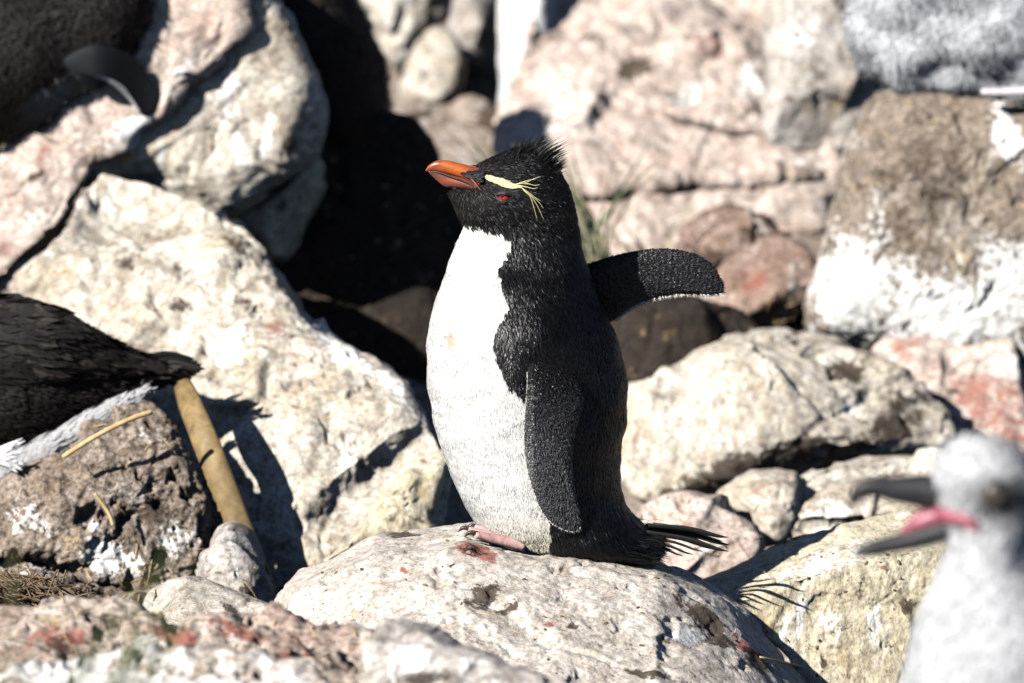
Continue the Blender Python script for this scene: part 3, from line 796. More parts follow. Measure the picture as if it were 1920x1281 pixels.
def blades(P, N, D, length, width, lift, col, rng, curl=0.0, jitter=0.15, tilt=0.22):
    """flat tapered feathers: roots P, surface normals N, lie direction D"""
    n = len(P)
    D = D + jitter * rng.normal(size=(n, 3))
    D = D - np.sum(D * N, 1, keepdims=True) * N
    D /= np.linalg.norm(D, axis=1, keepdims=True) + 1e-9
    B = np.cross(D, N)
    B += np.reshape(tilt, (-1, 1)) * rng.normal(size=(n, 1)) * N
    L = (length * (0.7 + 0.6 * rng.random(n)))[:, None]
    Wd = (width * (0.75 + 0.5 * rng.random(n)))[:, None]
    lf = (lift * (0.4 + 1.2 * rng.random(n)))[:, None]
    a = P - N * 0.0004
    m = P + D * L * 0.5 + N * L * lf * 0.75
    t = P + D * L + N * L * lf * (1.0 + curl)
    V = np.stack([a - B * Wd * 0.42, a + B * Wd * 0.42, m + B * Wd * 0.5, m - B * Wd * 0.5, t], 1).reshape(-1, 3)
    k = np.arange(n)[:, None] * 5
    return V, [k + np.array([[0, 1, 2, 3]]), k + np.array([[3, 2, 4]])], np.repeat(col, 5, axis=0)


def body_rows(rows, yc, n_rows=170, nt=120, wob=0.0, seed=0):
    """upright body of stacked rings; rows = (pixel v, left u, right u, half depth in px, front taper)"""
    R = np.asarray(rows, float)
    sc = at(0, 0, yc)
    Zs = at(np.full(len(R), 960.0), R[:, 0], yc)[:, 2]
    XL = at(R[:, 1], R[:, 0], yc)[:, 0]; XR = at(R[:, 2], R[:, 0], yc)[:, 0]
    k = (yc - CAM[1]) / (0 - CAM[1])
    data = np.stack([Zs, XL, XR, R[:, 3] / S * k, R[:, 4]], -1)
    return open_curve(data, n_rows)


def rings_mesh(D, yc, nt=120):
    th = np.linspace(0, 2 * math.pi, nt, endpoint=False)
    cx = (D[:, 1] + D[:, 2]) / 2; a = (D[:, 2] - D[:, 1]) / 2
    c, s = np.cos(th), np.sin(th)
    tp = 1 - D[:, 4][:, None] * np.clip(0.5 - 0.5 * c, 0, 1)[None] ** 1.5
    X = cx[:, None] + a[:, None] * c[None]
    Y = yc + D[:, 3][:, None] * tp * s[None]
    Z = np.repeat(D[:, :1], nt, 1)
    V = np.stack([X, Y, Z], -1).reshape(-1, 3)
    n = len(D)
    F = ring_faces(n, nt)
    n0 = len(V)
    V = np.concatenate([V, [[cx[0], yc, D[0, 0]]], [[cx[-1], yc, D[-1, 0]]]])
    j = np.arange(nt); jn = (j + 1) % nt
    caps = np.concatenate([np.stack([j, np.full(nt, n0), jn], -1), np.stack([(n - 1) * nt + jn, np.full(nt, n0 + 1), (n - 1) * nt + j], -1)])
    return V, F, caps


def out_normals(V, F):
    N = vnormals(V, F)
    if np.mean(np.sum(N[:-2] * (V[:-2] - V[:-2].mean(0)), 1)) < 0: N = -N
    N[-2:] = N[[0, len(V) - 3]]
    return N


# ------------------------------------------------------------------ the rockhopper penguin
YP = 0.0
PROWS = [(277, 970, 1003, 10, 0.2), (284, 948, 1020, 26, 0.3), (292, 930, 1030, 38, 0.35), (300, 913, 1037, 46, 0.4), (310, 894, 1044, 53, 0.45), (320, 889, 1050, 57, 0.48), (334, 889, 1057, 60, 0.5), (345, 882, 1063, 62, 0.5),
         (352, 858, 1066, 63, 0.5), (359, 842, 1069, 63, 0.46), (369, 843, 1072, 64, 0.42), (385, 851, 1077, 62, 0.34), (405, 859, 1081, 59, 0.24), (425, 866, 1084, 61, 0.14), (450, 858, 1088, 72, 0.06), (480, 846, 1095, 92, 0.04), (510, 835, 1102, 111, 0),
         (540, 825, 1112, 121, 0), (570, 815, 1124, 129, 0), (600, 807, 1139, 135, 0), (640, 801, 1156, 141, 0), (690, 800, 1169, 146, 0), (740, 805, 1174, 149, 0), (790, 814, 1171, 151, 0), (840, 828, 1163, 151, 0),
         (890, 846, 1160, 150, 0), (930, 864, 1166, 147, 0), (960, 880, 1180, 143, 0), (985, 898, 1202, 137, 0), (1005, 922, 1222, 127, 0), (1022, 955, 1236, 108, 0), (1036, 995, 1232, 80, 0), (1046, 1040, 1208, 42, 0), (1050, 1085, 1160, 8, 0)]
PD = body_rows(PROWS, YP, 190)
PV, PF, PC = rings_mesh(PD, YP, 150)
PN = out_normals(PV, PF)
_q = PV.copy(); _q[:, 1] = -np.abs(_q[:, 1])
_u, _v = proj(_q)
_side = smooth(-0.2, 0.7, -PN[:, 1] * np.sign(-PV[:, 1] + 1e-9) * 1.0)
def _hump(cu_, cv_, ru_, rv_, ang=0.0):
    a_ = math.radians(ang); du_, dv_ = _u - cu_, _v - cv_
    return np.exp(-((du_ * math.cos(a_) + dv_ * math.sin(a_)) / ru_) ** 2 - ((-du_ * math.sin(a_) + dv_ * math.cos(a_)) / rv_) ** 2)
_d = 0.011 * _hump(1010, 625, 55, 60) + 0.008 * _hump(962, 668, 34, 80, -18) - 0.006 * _hump(985, 500, 70, 40) - 0.006 * _hump(1110, 700, 26, 90) + 0.004 * _hump(900, 760, 70, 120) + 0.004 * _hump(900, 395, 60, 25)
_d = _d * np.abs(PN[:, 1]) + 0.0022 * fbm(PV * np.array([22, 22, 40]), 3, 61) + 0.0007 * fbm(PV * np.array([70, 70, 150]), 2, 62)
PV = PV + PN * _d[:, None]
PN = out_normals(PV, PF)
order = np.argsort(PD[:, 0])


def skin_y(u, v):
    """depth of the penguin's near side under a photo pixel"""
    y = -0.03
    for _ in range(14):
        x, _, z = at(u, v, y)
        r = [np.interp(z, PD[order, 0], PD[order, k]) for k in range(5)]
        cx, a = (r[1] + r[2]) / 2, (r[2] - r[1]) / 2
        c = np.clip((x - cx) / a, -1, 1)
        tp = 1 - r[4] * (0.5 - 0.5 * c) ** 1.5
        y = 0.5 * y + 0.5 * (YP - r[3] * tp * math.sqrt(max(0, 1 - c * c)))
    return y


WHITE_POLY = [(760, 420), (860, 421), (900, 429), (938, 437), (960, 452), (947, 478), (935, 510), (945, 545), (951, 575), (940, 600), (927, 622), (930, 662), (945, 702), (966, 733), (990, 752), (1010, 800), (1020, 900), (1028, 960), (1030, 1000), (1036, 1070), (760, 1070)]


def penguin_colour(P, rng=None, jag=5.0):
    Q = P.copy(); Q[:, 1] = YP - np.abs(Q[:, 1] - YP)
    u, v = proj(Q)
    j1 = fbm(Q * 110, 2, 71) * jag * 1.6; j2 = fbm(Q * 110 + 31, 2, 72) * jag * 1.6
    w = inside(WHITE_POLY, u + j1, v + j2)
    col = np.zeros((len(P), 3))
    blk = np.array([0.0055, 0.0055, 0.0062])
    col[:] = blk * (1 + 0.5 * fbm(Q * 60, 2, 73))[:, None]
    face = smooth(440, 380, v) * smooth(960, 880, u)
    col += face[:, None] * np.array([0.010, 0.007, 0.005])
    wc = np.array([0.70, 0.685, 0.66])[None] * (1 + 0.06 * fbm(Q * 25, 3, 74))[:, None]
    yel = smooth(930, 1050, v)[:, None]
    wc = wc * (1 - yel) + yel * np.array([0.74, 0.66, 0.52])
    nz = fbm(Q * 90, 3, 75)
    def spot(su, sv, ru, rv): return smooth(1.1, 0.3, np.hypot((u - su) / ru, (v - sv) / rv) + 0.5 * nz)[:, None]
    sp = np.clip(spot(846, 632, 14, 24) * 0.75 + spot(935, 560, 16, 40) * 0.2 + spot(910, 440, 30, 10) * 0.3, 0, 1)
    wc = wc * (1 - sp) + sp * np.array([0.52, 0.34, 0.22])
    col[w] = wc[w]
    return col, w


base_p = at(1070, 1048, YP)
penguin = thing('penguin', 'black and white penguin with orange beak and yellow brow standing on the broad pale boulder', 'penguin', base_p)
rngp = np.random.default_rng(5)
colP, _ = penguin_colour(PV, jag=6)
body = part('body', PV - PN * 0.0005, [PF, PC], M['skin'], penguin, base_p, True, {"Col": colP})

# plumage
P, N = scatter(PV, [PF], PN, 190000, rngp)
u, v = proj(P)
col, wh = penguin_colour(P)
hd = smooth(470, 400, v)
beak0 = at(880, 335, YP)
dirh = P - beak0; dirh /= np.linalg.norm(dirh, axis=1, keepdims=True)
dirh = dirh + np.array([0.25, 0, -0.35])
dirb = np.stack([0.16 + 0.5 * smooth(940, 1040, v) * smooth(1000, 1100, u), np.zeros(len(P)), -np.ones(len(P))], -1)
D = dirh * hd[:, None] + dirb * (1 - hd)[:, None]
ln = np.where(wh, 0.0070, 0.0088 - 0.0040 * hd + 0.006 * smooth(930, 1030, v) * (~wh))
wd = np.where(wh, 0.0016, 0.00085 - 0.0002 * hd)
lf = np.where(wh, 0.035, 0.17 - 0.08 * hd)
# bare skin round eye and beak root
eye_y = skin_y(945, 370)
EYE = at(945, 370, eye_y)
Pm = P.copy(); Pm[:, 1] = -np.abs(Pm[:, 1])
keep = np.linalg.norm(Pm - EYE, axis=1) > 0.0085
tone = (0.7 + 0.8 * rngp.random(len(P)) ** 2)[:, None]
colb = np.where(wh[:, None], col * (0.93 + 0.1 * rngp.random(len(P)))[:, None], col * tone)
tl = np.where(wh, 0.045, 0.20)
headm = (~wh) & (hd > 0.35)
for nm, msk, mt_ in (('white_plumage', wh, 'down'), ('black_plumage', (~wh) & ~headm, 'plume'), ('head_plumage', headm, 'headplume')):
    m_ = msk & keep
    BV, BF, BC = blades(P[m_], N[m_], D[m_], ln[m_], wd[m_], lf[m_], colb[m_], rngp, 0.0, 0.14, tl[m_])
    nn = None
    if nm != 'black_plumage':
        nn = N[m_] + (0.13 if nm == 'white_plumage' else 0.35) * rngp.normal(size=(m_.sum(), 3))
        nn = np.repeat(nn / np.linalg.norm(nn, axis=1, keepdims=True), 5, axis=0)
    part(nm, BV, BF, M[mt_], body, base_p, nn is not None, {"Col": np.clip(BC, 0, 1)}, 'stuff', nn)

# crest of spiky black feathers on the crown
n = 330
cu = 930 + 116 * rngp.random(n)
cz = np.interp(cu, [930, 960, 985, 1010, 1030, 1050], [294, 283, 278, 284, 296, 322])
cy = np.clip(rngp.normal(size=n) * 0.012, -0.026, 0.026)
CP = at(cu, cz + 4, YP); CP[:, 1] += cy; CP[:, 2] -= np.abs(cy) ** 2 * 12
kk = smooth(945, 1000, cu) * smooth(1056, 1022, cu)
CN = np.stack([0.15 + 1.1 * smooth(960, 1045, cu) + 0.22 * rngp.normal(size=n), 0.7 * cy / 0.03 + 0.2 * rngp.normal(size=n), np.ones(n)], -1)
CN /= np.linalg.norm(CN, axis=1, keepdims=True)
CL = 0.006 + 0.025 * kk * (0.25 + 0.75 * rngp.random(n) ** 1.3)
side = np.cross(CN, np.array([0, 1.0, 0])) + 0.4 * rngp.normal(size=(n, 3))
side /= np.linalg.norm(side, axis=1, keepdims=True)
bend = np.array([0.25, 0, -0.02]) * CL[:, None]
w2 = 0.0009
V5 = np.stack([CP - side * w2, CP + side * w2, CP + CN * CL[:, None] * 0.55 + bend * 0.25 + side * w2 * 0.6, CP + CN * CL[:, None] * 0.55 + bend * 0.25 - side * w2 * 0.6, CP + CN * CL[:, None] + bend], 1).reshape(-1, 3)
k = np.arange(n)[:, None] * 5
part('crest', V5, [k + np.array([[0, 1, 2, 3]]), k + np.array([[3, 2, 4]])], M['plume'], body, base_p, False, {"Col": np.full((len(V5), 3), 0.007)}, 'stuff')


def on_skin(pts, lift=0.001):
    out = []
    for (a, b) in pts:
        y = skin_y(a, b)
        out.append(at(a, b, y - lift))
    return np.array(out)


def mirror_y(V):
    V = np.array(V); V[:, 1] = 2 * YP - V[:, 1]
    return V


# yellow brows and plumes (both sides)
for sgn in (1, -1):
    fx = (lambda q: q) if sgn == 1 else mirror_y
    pts = []
    spine = open_curve([(898, 328), (915, 334), (938, 342), (956, 348), (972, 347)], 260)
    wdt = np.interp(np.arange(260), [0, 60, 150, 200, 259], [0.8, 4.2, 6.2, 4.5, 1.2])
    rr = rngp.random(260)
    roots = [(spine[i, 0], spine[i, 1] + (rr[i] * 2 - 1) * wdt[i]) for i in range(260)] + [(spine[i, 0], spine[i, 1] + (random.random() * 2 - 1) * wdt[i]) for i in range(260)]
    Rp = on_skin(roots, 0.0020)
    nrm = np.repeat([[-0.1, -0.95, 0.25]], len(Rp), 0)
    BV, BF, BC = blades(Rp, nrm, np.repeat([[1.0, 0.0, -0.12]], len(Rp), 0), np.full(len(Rp), 0.0060), np.full(len(Rp), 0.0011), np.full(len(Rp), 0.10), np.ones((len(Rp), 3)), rngp, 0, 0.12)
    brow = part('brow', fx(BV), BF, M['yellow_plume'], body, base_p, False)
    strands = [[(968, 345), (985, 342), (1000, 335), (1014, 330)], [(972, 345), (990, 344), (1003, 347), (1012, 345)], [(974, 347), (985, 358), (996, 366), (1010, 378), (1020, 391)], [(974, 347), (984, 357), (994, 368), (1001, 388), (1007, 411)],
               [(975, 348), (986, 360), (998, 370), (1010, 390), (1020, 412)], [(972, 347), (982, 354), (994, 362), (1004, 370), (1014, 376)], [(970, 345), (982, 340), (992, 337), (1004, 335)], [(974, 348), (988, 350), (1000, 353), (1008, 351)]]
    items = []
    for i, s_ in enumerate(strands):
        q = on_skin(s_, 0.004)
        q[1:-1, 1] -= 0.003
        q[-1, 1] -= 0.004
        w_ = np.linspace(0.0006, 0.00025, len(q))
        V_, F_ = tube(q, w_, w_, 5, (0.1, 1, 0), 16)
        items.append((fx(V_), F_))
    V_, F_ = merge(items)
    part('brow_plume', V_, F_, M['yellow_plume'], brow, base_p)

    # eye
    def ball(c, r, sy=1.0, n=18):
        th = np.linspace(0, math.pi, n); ph = np.linspace(0, 2 * math.pi, 2 * n, endpoint=False)
        Vb = np.stack([np.outer(np.sin(th), np.cos(ph)) * r, np.outer(np.cos(th), np.ones(2 * n)) * r * sy, np.outer(np.sin(th), np.sin(ph)) * r], -1).reshape(-1, 3) + c
        return Vb, ring_faces(n, 2 * n)
    ec = EYE + np.array([0, 0.0040, 0])
    Vb, Fb = ball(ec + np.array([0, -0.0003, -0.0006]), 0.0071)
    eye = part('eye', fx(Vb), Fb, M['iris'], penguin, base_p)
    Vb, Fb = ball(ec + np.array([-0.0018, -0.0063, 0.0016]), 0.0024, 0.5)
    part('pupil', fx(Vb), Fb, M['pupil'], eye, base_p)
    # eyelids: two fleshy rims that leave a slit
    for nm, arc in (('upper_eyelid', [(-0.0100, 0.0022), (-0.005, 0.0046), (0.0, 0.0050), (0.005, 0.0040), (0.0098, 0.0002)]), ('lower_eyelid', [(-0.0100, 0.0022), (-0.006, -0.0026), (0.0, -0.0050), (0.006, -0.0050), (0.0098, 0.0002)])):
        q = np.array([ec + np.array([x, -math.sqrt(max(0, 0.0086 ** 2 - min(x * x + z * z, 0.0085 ** 2))) - 0.0005, z]) for x, z in arc])
        q[:, 1] = np.minimum(q[:, 1], EYE[1] + 0.0002)
        V_, F_ = tube(q, np.array([0.0008, 0.0021, 0.0026, 0.0021, 0.0008]), np.array([0.0008, 0.0016, 0.0018, 0.0016, 0.0008]), 8, (0, 1, 0), 20)
        part(nm, fx(V_), F_, M['lid'], eye, base_p)

# beak: upper mandible, lower mandible, gape rim
def px_path(pts, y=YP): return np.array([at(a, b, y) for a, b in pts])
beak = bpy.data.objects.new('beak', None); COL.objects.link(beak); beak.parent = penguin
def beak_part(name, top, bot, half, mat, n=46, nt=26):
    T = open_curve(top, n); Bt = open_curve(bot, n)
    hw = open_curve(np.stack([np.linspace(0, 1, len(half)), half], -1), n)[:, 1] / S
    A = np.array([at(a, b, YP) for a, b in T]); Bq = np.array([at(a, b, YP) for a, b in Bt])
    th = np.linspace(0, 2 * math.pi, nt, endpoint=False)
    c = (A + Bq) / 2; hv = (A - Bq) / 2
    V = (c[:, None] + hv[:, None] * np.cos(th)[None, :, None]); V[:, :, 1] += (hw[:, None] * np.sign(np.sin(th)) * np.abs(np.sin(th)) ** 0.8)
    V = V.reshape(-1, 3)
    V2 = np.concatenate([V, c[:1], c[-1:]]); n0 = len(V)
    j = np.arange(nt); jn = (j + 1) % nt
    caps = np.concatenate([np.stack([jn, j, np.full(nt, n0)], -1), np.stack([(n - 1) * nt + j, (n - 1) * nt + jn, np.full(nt, n0 + 1)], -1)])
    me = mesh_from(name, V2 - base_p, [ring_faces(n, nt), caps], M[mat])
    return link(name, me, beak)
beak_part('upper_mandible', [(905, 314), (880, 311), (860, 306), (838, 301), (818, 302), (804, 310), (798, 319)], [(900, 350), (876, 337), (856, 330), (836, 325), (820, 321), (807, 320), (799, 322)], [27, 24, 20, 16, 12, 8, 2], 'beak')
beak_part('lower_mandible', [(896, 342), (872, 333), (850, 328), (832, 323), (815, 320), (803, 320)], [(893, 356), (870, 354), (850, 351), (834, 349), (820, 339), (805, 325)], [24, 21, 18, 14, 9, 3], 'beak_low')
for sgn in (-1, 1):
    q = px_path([(806, 321), (822, 321), (842, 327), (862, 333), (880, 340), (894, 350)])
    q[:, 1] = sgn * np.array([6, 11, 17, 21, 24.5, 27]) / S
    V_, F_ = tube(q, np.array([0.0004, 0.0006, 0.0007, 0.0008, 0.001, 0.0012]), np.array([0.0005] * 6), 6, (0, 1, 0), 24)
    link('mouth_line', mesh_from('mouth_line', V_ - base_p, F_, M['claw']), beak)
    q = px_path([(870, 320), (884, 331), (896, 344), (905, 356)])
    q[:, 1] = sgn * np.array([22, 26, 29, 30]) / S
    V_, F_ = tube(q, np.array([0.0004, 0.0008, 0.0008, 0.0004]), np.array([0.0006] * 4), 6, (0, 1, 0), 16)
    link('gape_rim', mesh_from('gape_rim', V_ - base_p, F_, M['gape']), beak)
n = 420
for sg in (-1, 1):
    w1 = rngp.random(n) ** 0.7; w2_ = rngp.random(n)
    uu = 862 + 36 * w1; vv = np.interp(w1, [0, 1], [321, 313]) + w2_ * np.interp(w1, [0, 1], [2, 24])
    P = at(uu, vv, YP); P[:, 1] = sg * np.interp(uu, [860, 880, 900], [21.5, 25.5, 29]) / S
    BV, BF, BC = blades(P, np.repeat([[-0.2, sg * 1.0, 0.1]], n, 0), np.repeat([[1.0, 0, 0.05]], n, 0), np.full(n, 0.0055), np.full(n, 0.0012), np.full(n, 0.10), np.full((n, 3), 0.007), rngp, 0, 0.15)
    part('lore_feathers', BV, BF, M['headplume'], body, base_p, False, {"Col": BC}, 'stuff')


# flippers
def flipper(outline, surf, Tf, along, fringe, name_label, nb, cols, seed, fringe_len=0.004, fringe_dir=(0.2, 0, -1)):
    rg = np.random.default_rng(seed)
    V, F, C = lens(outline, surf, Tf, Tf, 4.0, 2.2, None, 12)
    N = out_normals(V, F)
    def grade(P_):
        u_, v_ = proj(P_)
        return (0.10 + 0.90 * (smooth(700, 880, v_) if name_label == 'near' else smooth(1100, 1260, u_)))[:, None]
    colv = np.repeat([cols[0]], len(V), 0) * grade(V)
    fl = part('flipper', V, [F, C], M['skin'], penguin, base_p, True, {"Col": colv})
    P, Nn = scatter(V, [F], N, nb, rg)
    D = np.repeat([along], len(P), 0).astype(float)
    # feathers sit in rows: quantise the root position along the flipper
    ax = np.asarray(along, float) / np.linalg.norm(along)
    t = P @ ax; rowh = 0.0030
    tq = np.round((t + 0.0012 * np.sin(P[:, 0] * 900) + 0.0006 * rg.normal(size=len(P))) / rowh) * rowh
    P = P + (tq - t)[:, None] * ax * 0.5
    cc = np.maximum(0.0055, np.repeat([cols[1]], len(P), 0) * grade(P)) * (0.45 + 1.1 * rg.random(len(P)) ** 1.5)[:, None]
    BV, BF, BC = blades(P, Nn, D, np.full(len(P), 0.0036), np.full(len(P), 0.0011), np.full(len(P), 0.18), cc, rg, 0, 0.16, 0.32)
    part('flipper_plumage', BV, BF, M['plume'], fl, base_p, False, {"Col": BC}, 'stuff')
    fr = open_curve(fringe, 420)
    y = surf(fr[:, 0], fr[:, 1])
    P = at(fr[:, 0], fr[:, 1], y - 0.001)
    P[:, 1] += 0.0015 * rg.normal(size=len(P))
    BV, BF, BC = blades(P, np.repeat([[0, -1.0, 0.1]], len(P), 0), np.repeat([fringe_dir], len(P), 0).astype(float), np.full(len(P), fringe_len), np.full(len(P), 0.0008), np.full(len(P), 0.1), np.repeat([[0.62, 0.57, 0.50]], len(P), 0), rg, 0, 0.2)
    part('pale_fringe', BV, BF, M['plume'], fl, base_p, False, {"Col": BC})
    return fl


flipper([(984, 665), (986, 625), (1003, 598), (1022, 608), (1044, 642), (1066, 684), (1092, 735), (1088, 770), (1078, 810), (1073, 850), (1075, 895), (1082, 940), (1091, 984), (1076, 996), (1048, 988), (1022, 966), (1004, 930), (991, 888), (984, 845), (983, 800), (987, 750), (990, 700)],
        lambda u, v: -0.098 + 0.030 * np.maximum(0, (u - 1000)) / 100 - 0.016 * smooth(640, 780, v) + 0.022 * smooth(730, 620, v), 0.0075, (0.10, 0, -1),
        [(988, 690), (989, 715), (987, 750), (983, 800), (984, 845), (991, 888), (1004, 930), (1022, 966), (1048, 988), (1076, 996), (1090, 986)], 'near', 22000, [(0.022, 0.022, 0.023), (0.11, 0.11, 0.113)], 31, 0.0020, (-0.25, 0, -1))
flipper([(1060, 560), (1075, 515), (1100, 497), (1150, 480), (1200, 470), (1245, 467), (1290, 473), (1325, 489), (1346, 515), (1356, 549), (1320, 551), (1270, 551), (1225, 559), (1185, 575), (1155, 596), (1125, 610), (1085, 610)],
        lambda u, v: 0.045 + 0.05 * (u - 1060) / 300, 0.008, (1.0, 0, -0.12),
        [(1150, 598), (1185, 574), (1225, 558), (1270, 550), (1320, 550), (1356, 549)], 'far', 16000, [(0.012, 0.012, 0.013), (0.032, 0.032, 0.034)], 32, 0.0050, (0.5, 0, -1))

# tail: stiff black quills
tail = bpy.data.objects.new('tail', None); COL.objects.link(tail); tail.parent = penguin
for i, (u1, v1, y1, u0, v0) in enumerate([(1366, 1008, -0.02, 1215, 985), (1368, 1022, -0.005, 1215, 990), (1366, 1034, -0.03, 1212, 998), (1340, 1030, 0.01, 1208, 1000), (1318, 1034, -0.035, 1205, 1008), (1300, 1040, -0.03, 1200, 1014), (1355, 1015, 0.03, 1210, 985), (1345, 1028, 0.05, 1210, 990), (1280, 1042, -0.04, 1195, 1018)]):
    a = at(u0, v0, y1 * 0.5); b = at(u1, v1, y1)
    m_ = (a + b) / 2 + np.array([0, 0, 0.003])
    wv = 0.0036 if i in (0, 1, 2, 6, 7) else 0.0018
    V_, F_ = tube(np.array([a, m_, a * 0.15 + b * 0.85, b]), np.array([wv * 0.8, wv, wv * 0.7, 0.0003]), np.array([0.0016, 0.0016, 0.0012, 0.0003]), 8, (0.1, 1, 0.3), 24)
    me = mesh_from('tail_feather', V_ - base_p, F_, M['matte'], True, {"Col": np.full((len(V_), 3), 0.012)})
    link('tail_feather', me, tail)
# rump tuft
n = 1500
P = at(1160 + 70 * rngp.random(n), 992 + 40 * rngp.random(n), YP); P[:, 1] += rngp.normal(size=n) * 0.025
Dr = np.repeat([[1.0, 0, -0.30]], n, 0)
BV, BF, BC = blades(P, np.repeat([[0.2, -0.5, 0.8]], n, 0), Dr, np.full(n, 0.018), np.full(n, 0.0013), np.full(n, 0.04), np.full((n, 3), 0.008), rngp, 0, 0.12)
part('rump_plumage', BV, BF, M['plume'], tail, base_p, False, {"Col": BC}, 'stuff')

# feet: webbed, three toes with claws
def foot(heel, toe, y0, ys):
    ft = bpy.data.objects.new('foot', None); COL.objects.link(ft); ft.parent = penguin
    items = []
    h = at(*heel, y0)
    tips = [at(toe[0] + dx, toe[1] + dv, y0 + dy) for dx, dv, dy in ((0, 0, 0.0), (12, 9, -0.022), (14, -4, 0.022))]
    for tp in tips:
        mid = h * 0.45 + tp * 0.55 + np.array([0, 0, 0.003])
        V_, F_ = tube(np.array([h + np.array([0.006, 0, 0.006]), mid, tp]), np.array([0.008, 0.0058, 0.0042]), np.array([0.012, 0.0075, 0.0052]), 12, (0, 1, 0), 20)
        items.append((V_, F_))
    # web
    web = []
    for q in (tips[1], tips[0], tips[2]): web.append(h * 0.22 + q * 0.78)
    top = np.array([h + [0, -0.008, 0.004], web[0], web[1], web[2], h + [0, 0.008, 0.004]]); bot = top - np.array([0, 0, 0.004])
    Vw = np.concatenate([top, bot])
    Fq = np.array([[i, (i + 1) % 5, (i + 1) % 5 + 5, i + 5] for i in range(5)])
    Ft = np.array([[0, 1, 2], [0, 2, 4], [2, 3, 4], [5, 7, 6], [5, 9, 7], [7, 9, 8]])
    items.append((Vw, [Fq, Ft]))
    V_, F_ = merge(items)
    link('toes', mesh_from('toes', V_ - base_p, F_, M['foot']), ft)
    for tp in tips:
        V_, F_ = tube(np.array([tp + [0.003, 0, 0.001], tp + [-0.006, 0, 0.002], tp + [-0.012, 0, -0.003]]), np.array([0.003, 0.0026, 0.0005]), np.array([0.003, 0.0024, 0.0005]), 8, (0, 1, 0), 12)
        link('claw', mesh_from('claw', V_ - base_p, F_, M['claw']), ft)

foot((970, 1030), (878, 993), -0.062, 1)
foot((985, 1000), (905, 975), 0.045, 1)


# ------------------------------------------------------------------ downy grey albatross chicks
def fluff(V, F, N, n, ln, wd, colf, parent, base, seed, name='down', lift=0.8, jit=0.7, dirv=(0, 0, -1), mat='down', soft=0.85):
    rg = np.random.default_rng(seed)
    P, Nn = scatter(V, F, N, n, rg)
    c = colf(P) * (0.94 + 0.1 * rg.random(len(P)))[:, None]
    BV, BF, BC = blades(P, Nn, np.repeat([dirv], n, 0).astype(float), np.full(n, ln), np.full(n, wd), np.full(n, lift), c, rg, 0, jit)
    nn = None
    if soft:
        nn = Nn + (1 - soft) * rg.normal(size=Nn.shape)
        nn = np.repeat(nn / np.linalg.norm(nn, axis=1, keepdims=True), 5, axis=0)
    return part(name, BV, BF, M[mat], parent, base, bool(soft), {"Col": np.clip(BC, 0, 1)}, 'stuff', nn)


def lumps(V, N, amp, freq, seed): return V + N * (amp * fbm(V * freq, 3, seed))[:, None]


YC = -1.5
cb = at(1870, 1560, YC); cb[2] = ground_z(0, YC)
chick = thing('albatross_chick', 'downy pale grey chick with open black hooked beak, in front of the flat-topped boulder', 'bird', cb, 'downy grey chicks')
CR = [(818, 1812, 1868, 20, 0), (828, 1786, 1895, 50, 0.1), (848, 1762, 1922, 78, 0.2), (875, 1748, 1940, 92, 0.25), (905, 1744, 1950, 98, 0.3), (935, 1750, 1952, 97, 0.3), (965, 1760, 1948, 92, 0.25), (995, 1768, 1940, 88, 0.15), (1030, 1770, 1938, 88, 0.1),
      (1070, 1758, 1955, 98, 0), (1110, 1742, 1980, 115, 0), (1160, 1722, 2010, 135, 0), (1220, 1702, 2040, 155, 0), (1290, 1688, 2065, 170, 0), (1380, 1684, 2080, 178, 0), (1470, 1700, 2070, 170, 0), (1540, 1740, 2030, 140, 0), (1575, 1800, 1970, 70, 0)]
CR = [(a_ + (7 if a_ < 900 else 0), b_ + 8, c_ - 8, max(6, d_ - 8), e_) for a_, b_, c_, d_, e_ in CR]
CD = body_rows(CR, YC, 110)
CV, CF, CC = rings_mesh(CD, YC, 90)
CN_ = out_normals(CV, CF)
CV = lumps(CV, CN_, 0.006, 18, 91)
CN_ = out_normals(CV, CF)


def chick_col(P):
    u, v = proj(P)
    c = np.repeat([[0.76, 0.76, 0.775]], len(P), 0) * (1 + 0.05 * fbm(P * 16, 3, 92))[:, None]
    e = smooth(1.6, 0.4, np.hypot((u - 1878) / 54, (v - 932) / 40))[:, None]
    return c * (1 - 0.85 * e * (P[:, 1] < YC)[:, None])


cbody = part('body', CV, [CF, CC], M['down'], chick, cb, True, {"Col": chick_col(CV)})
fluff(CV, [CF], CN_, 60000, 0.0045, 0.0012, chick_col, cbody, cb, 93)


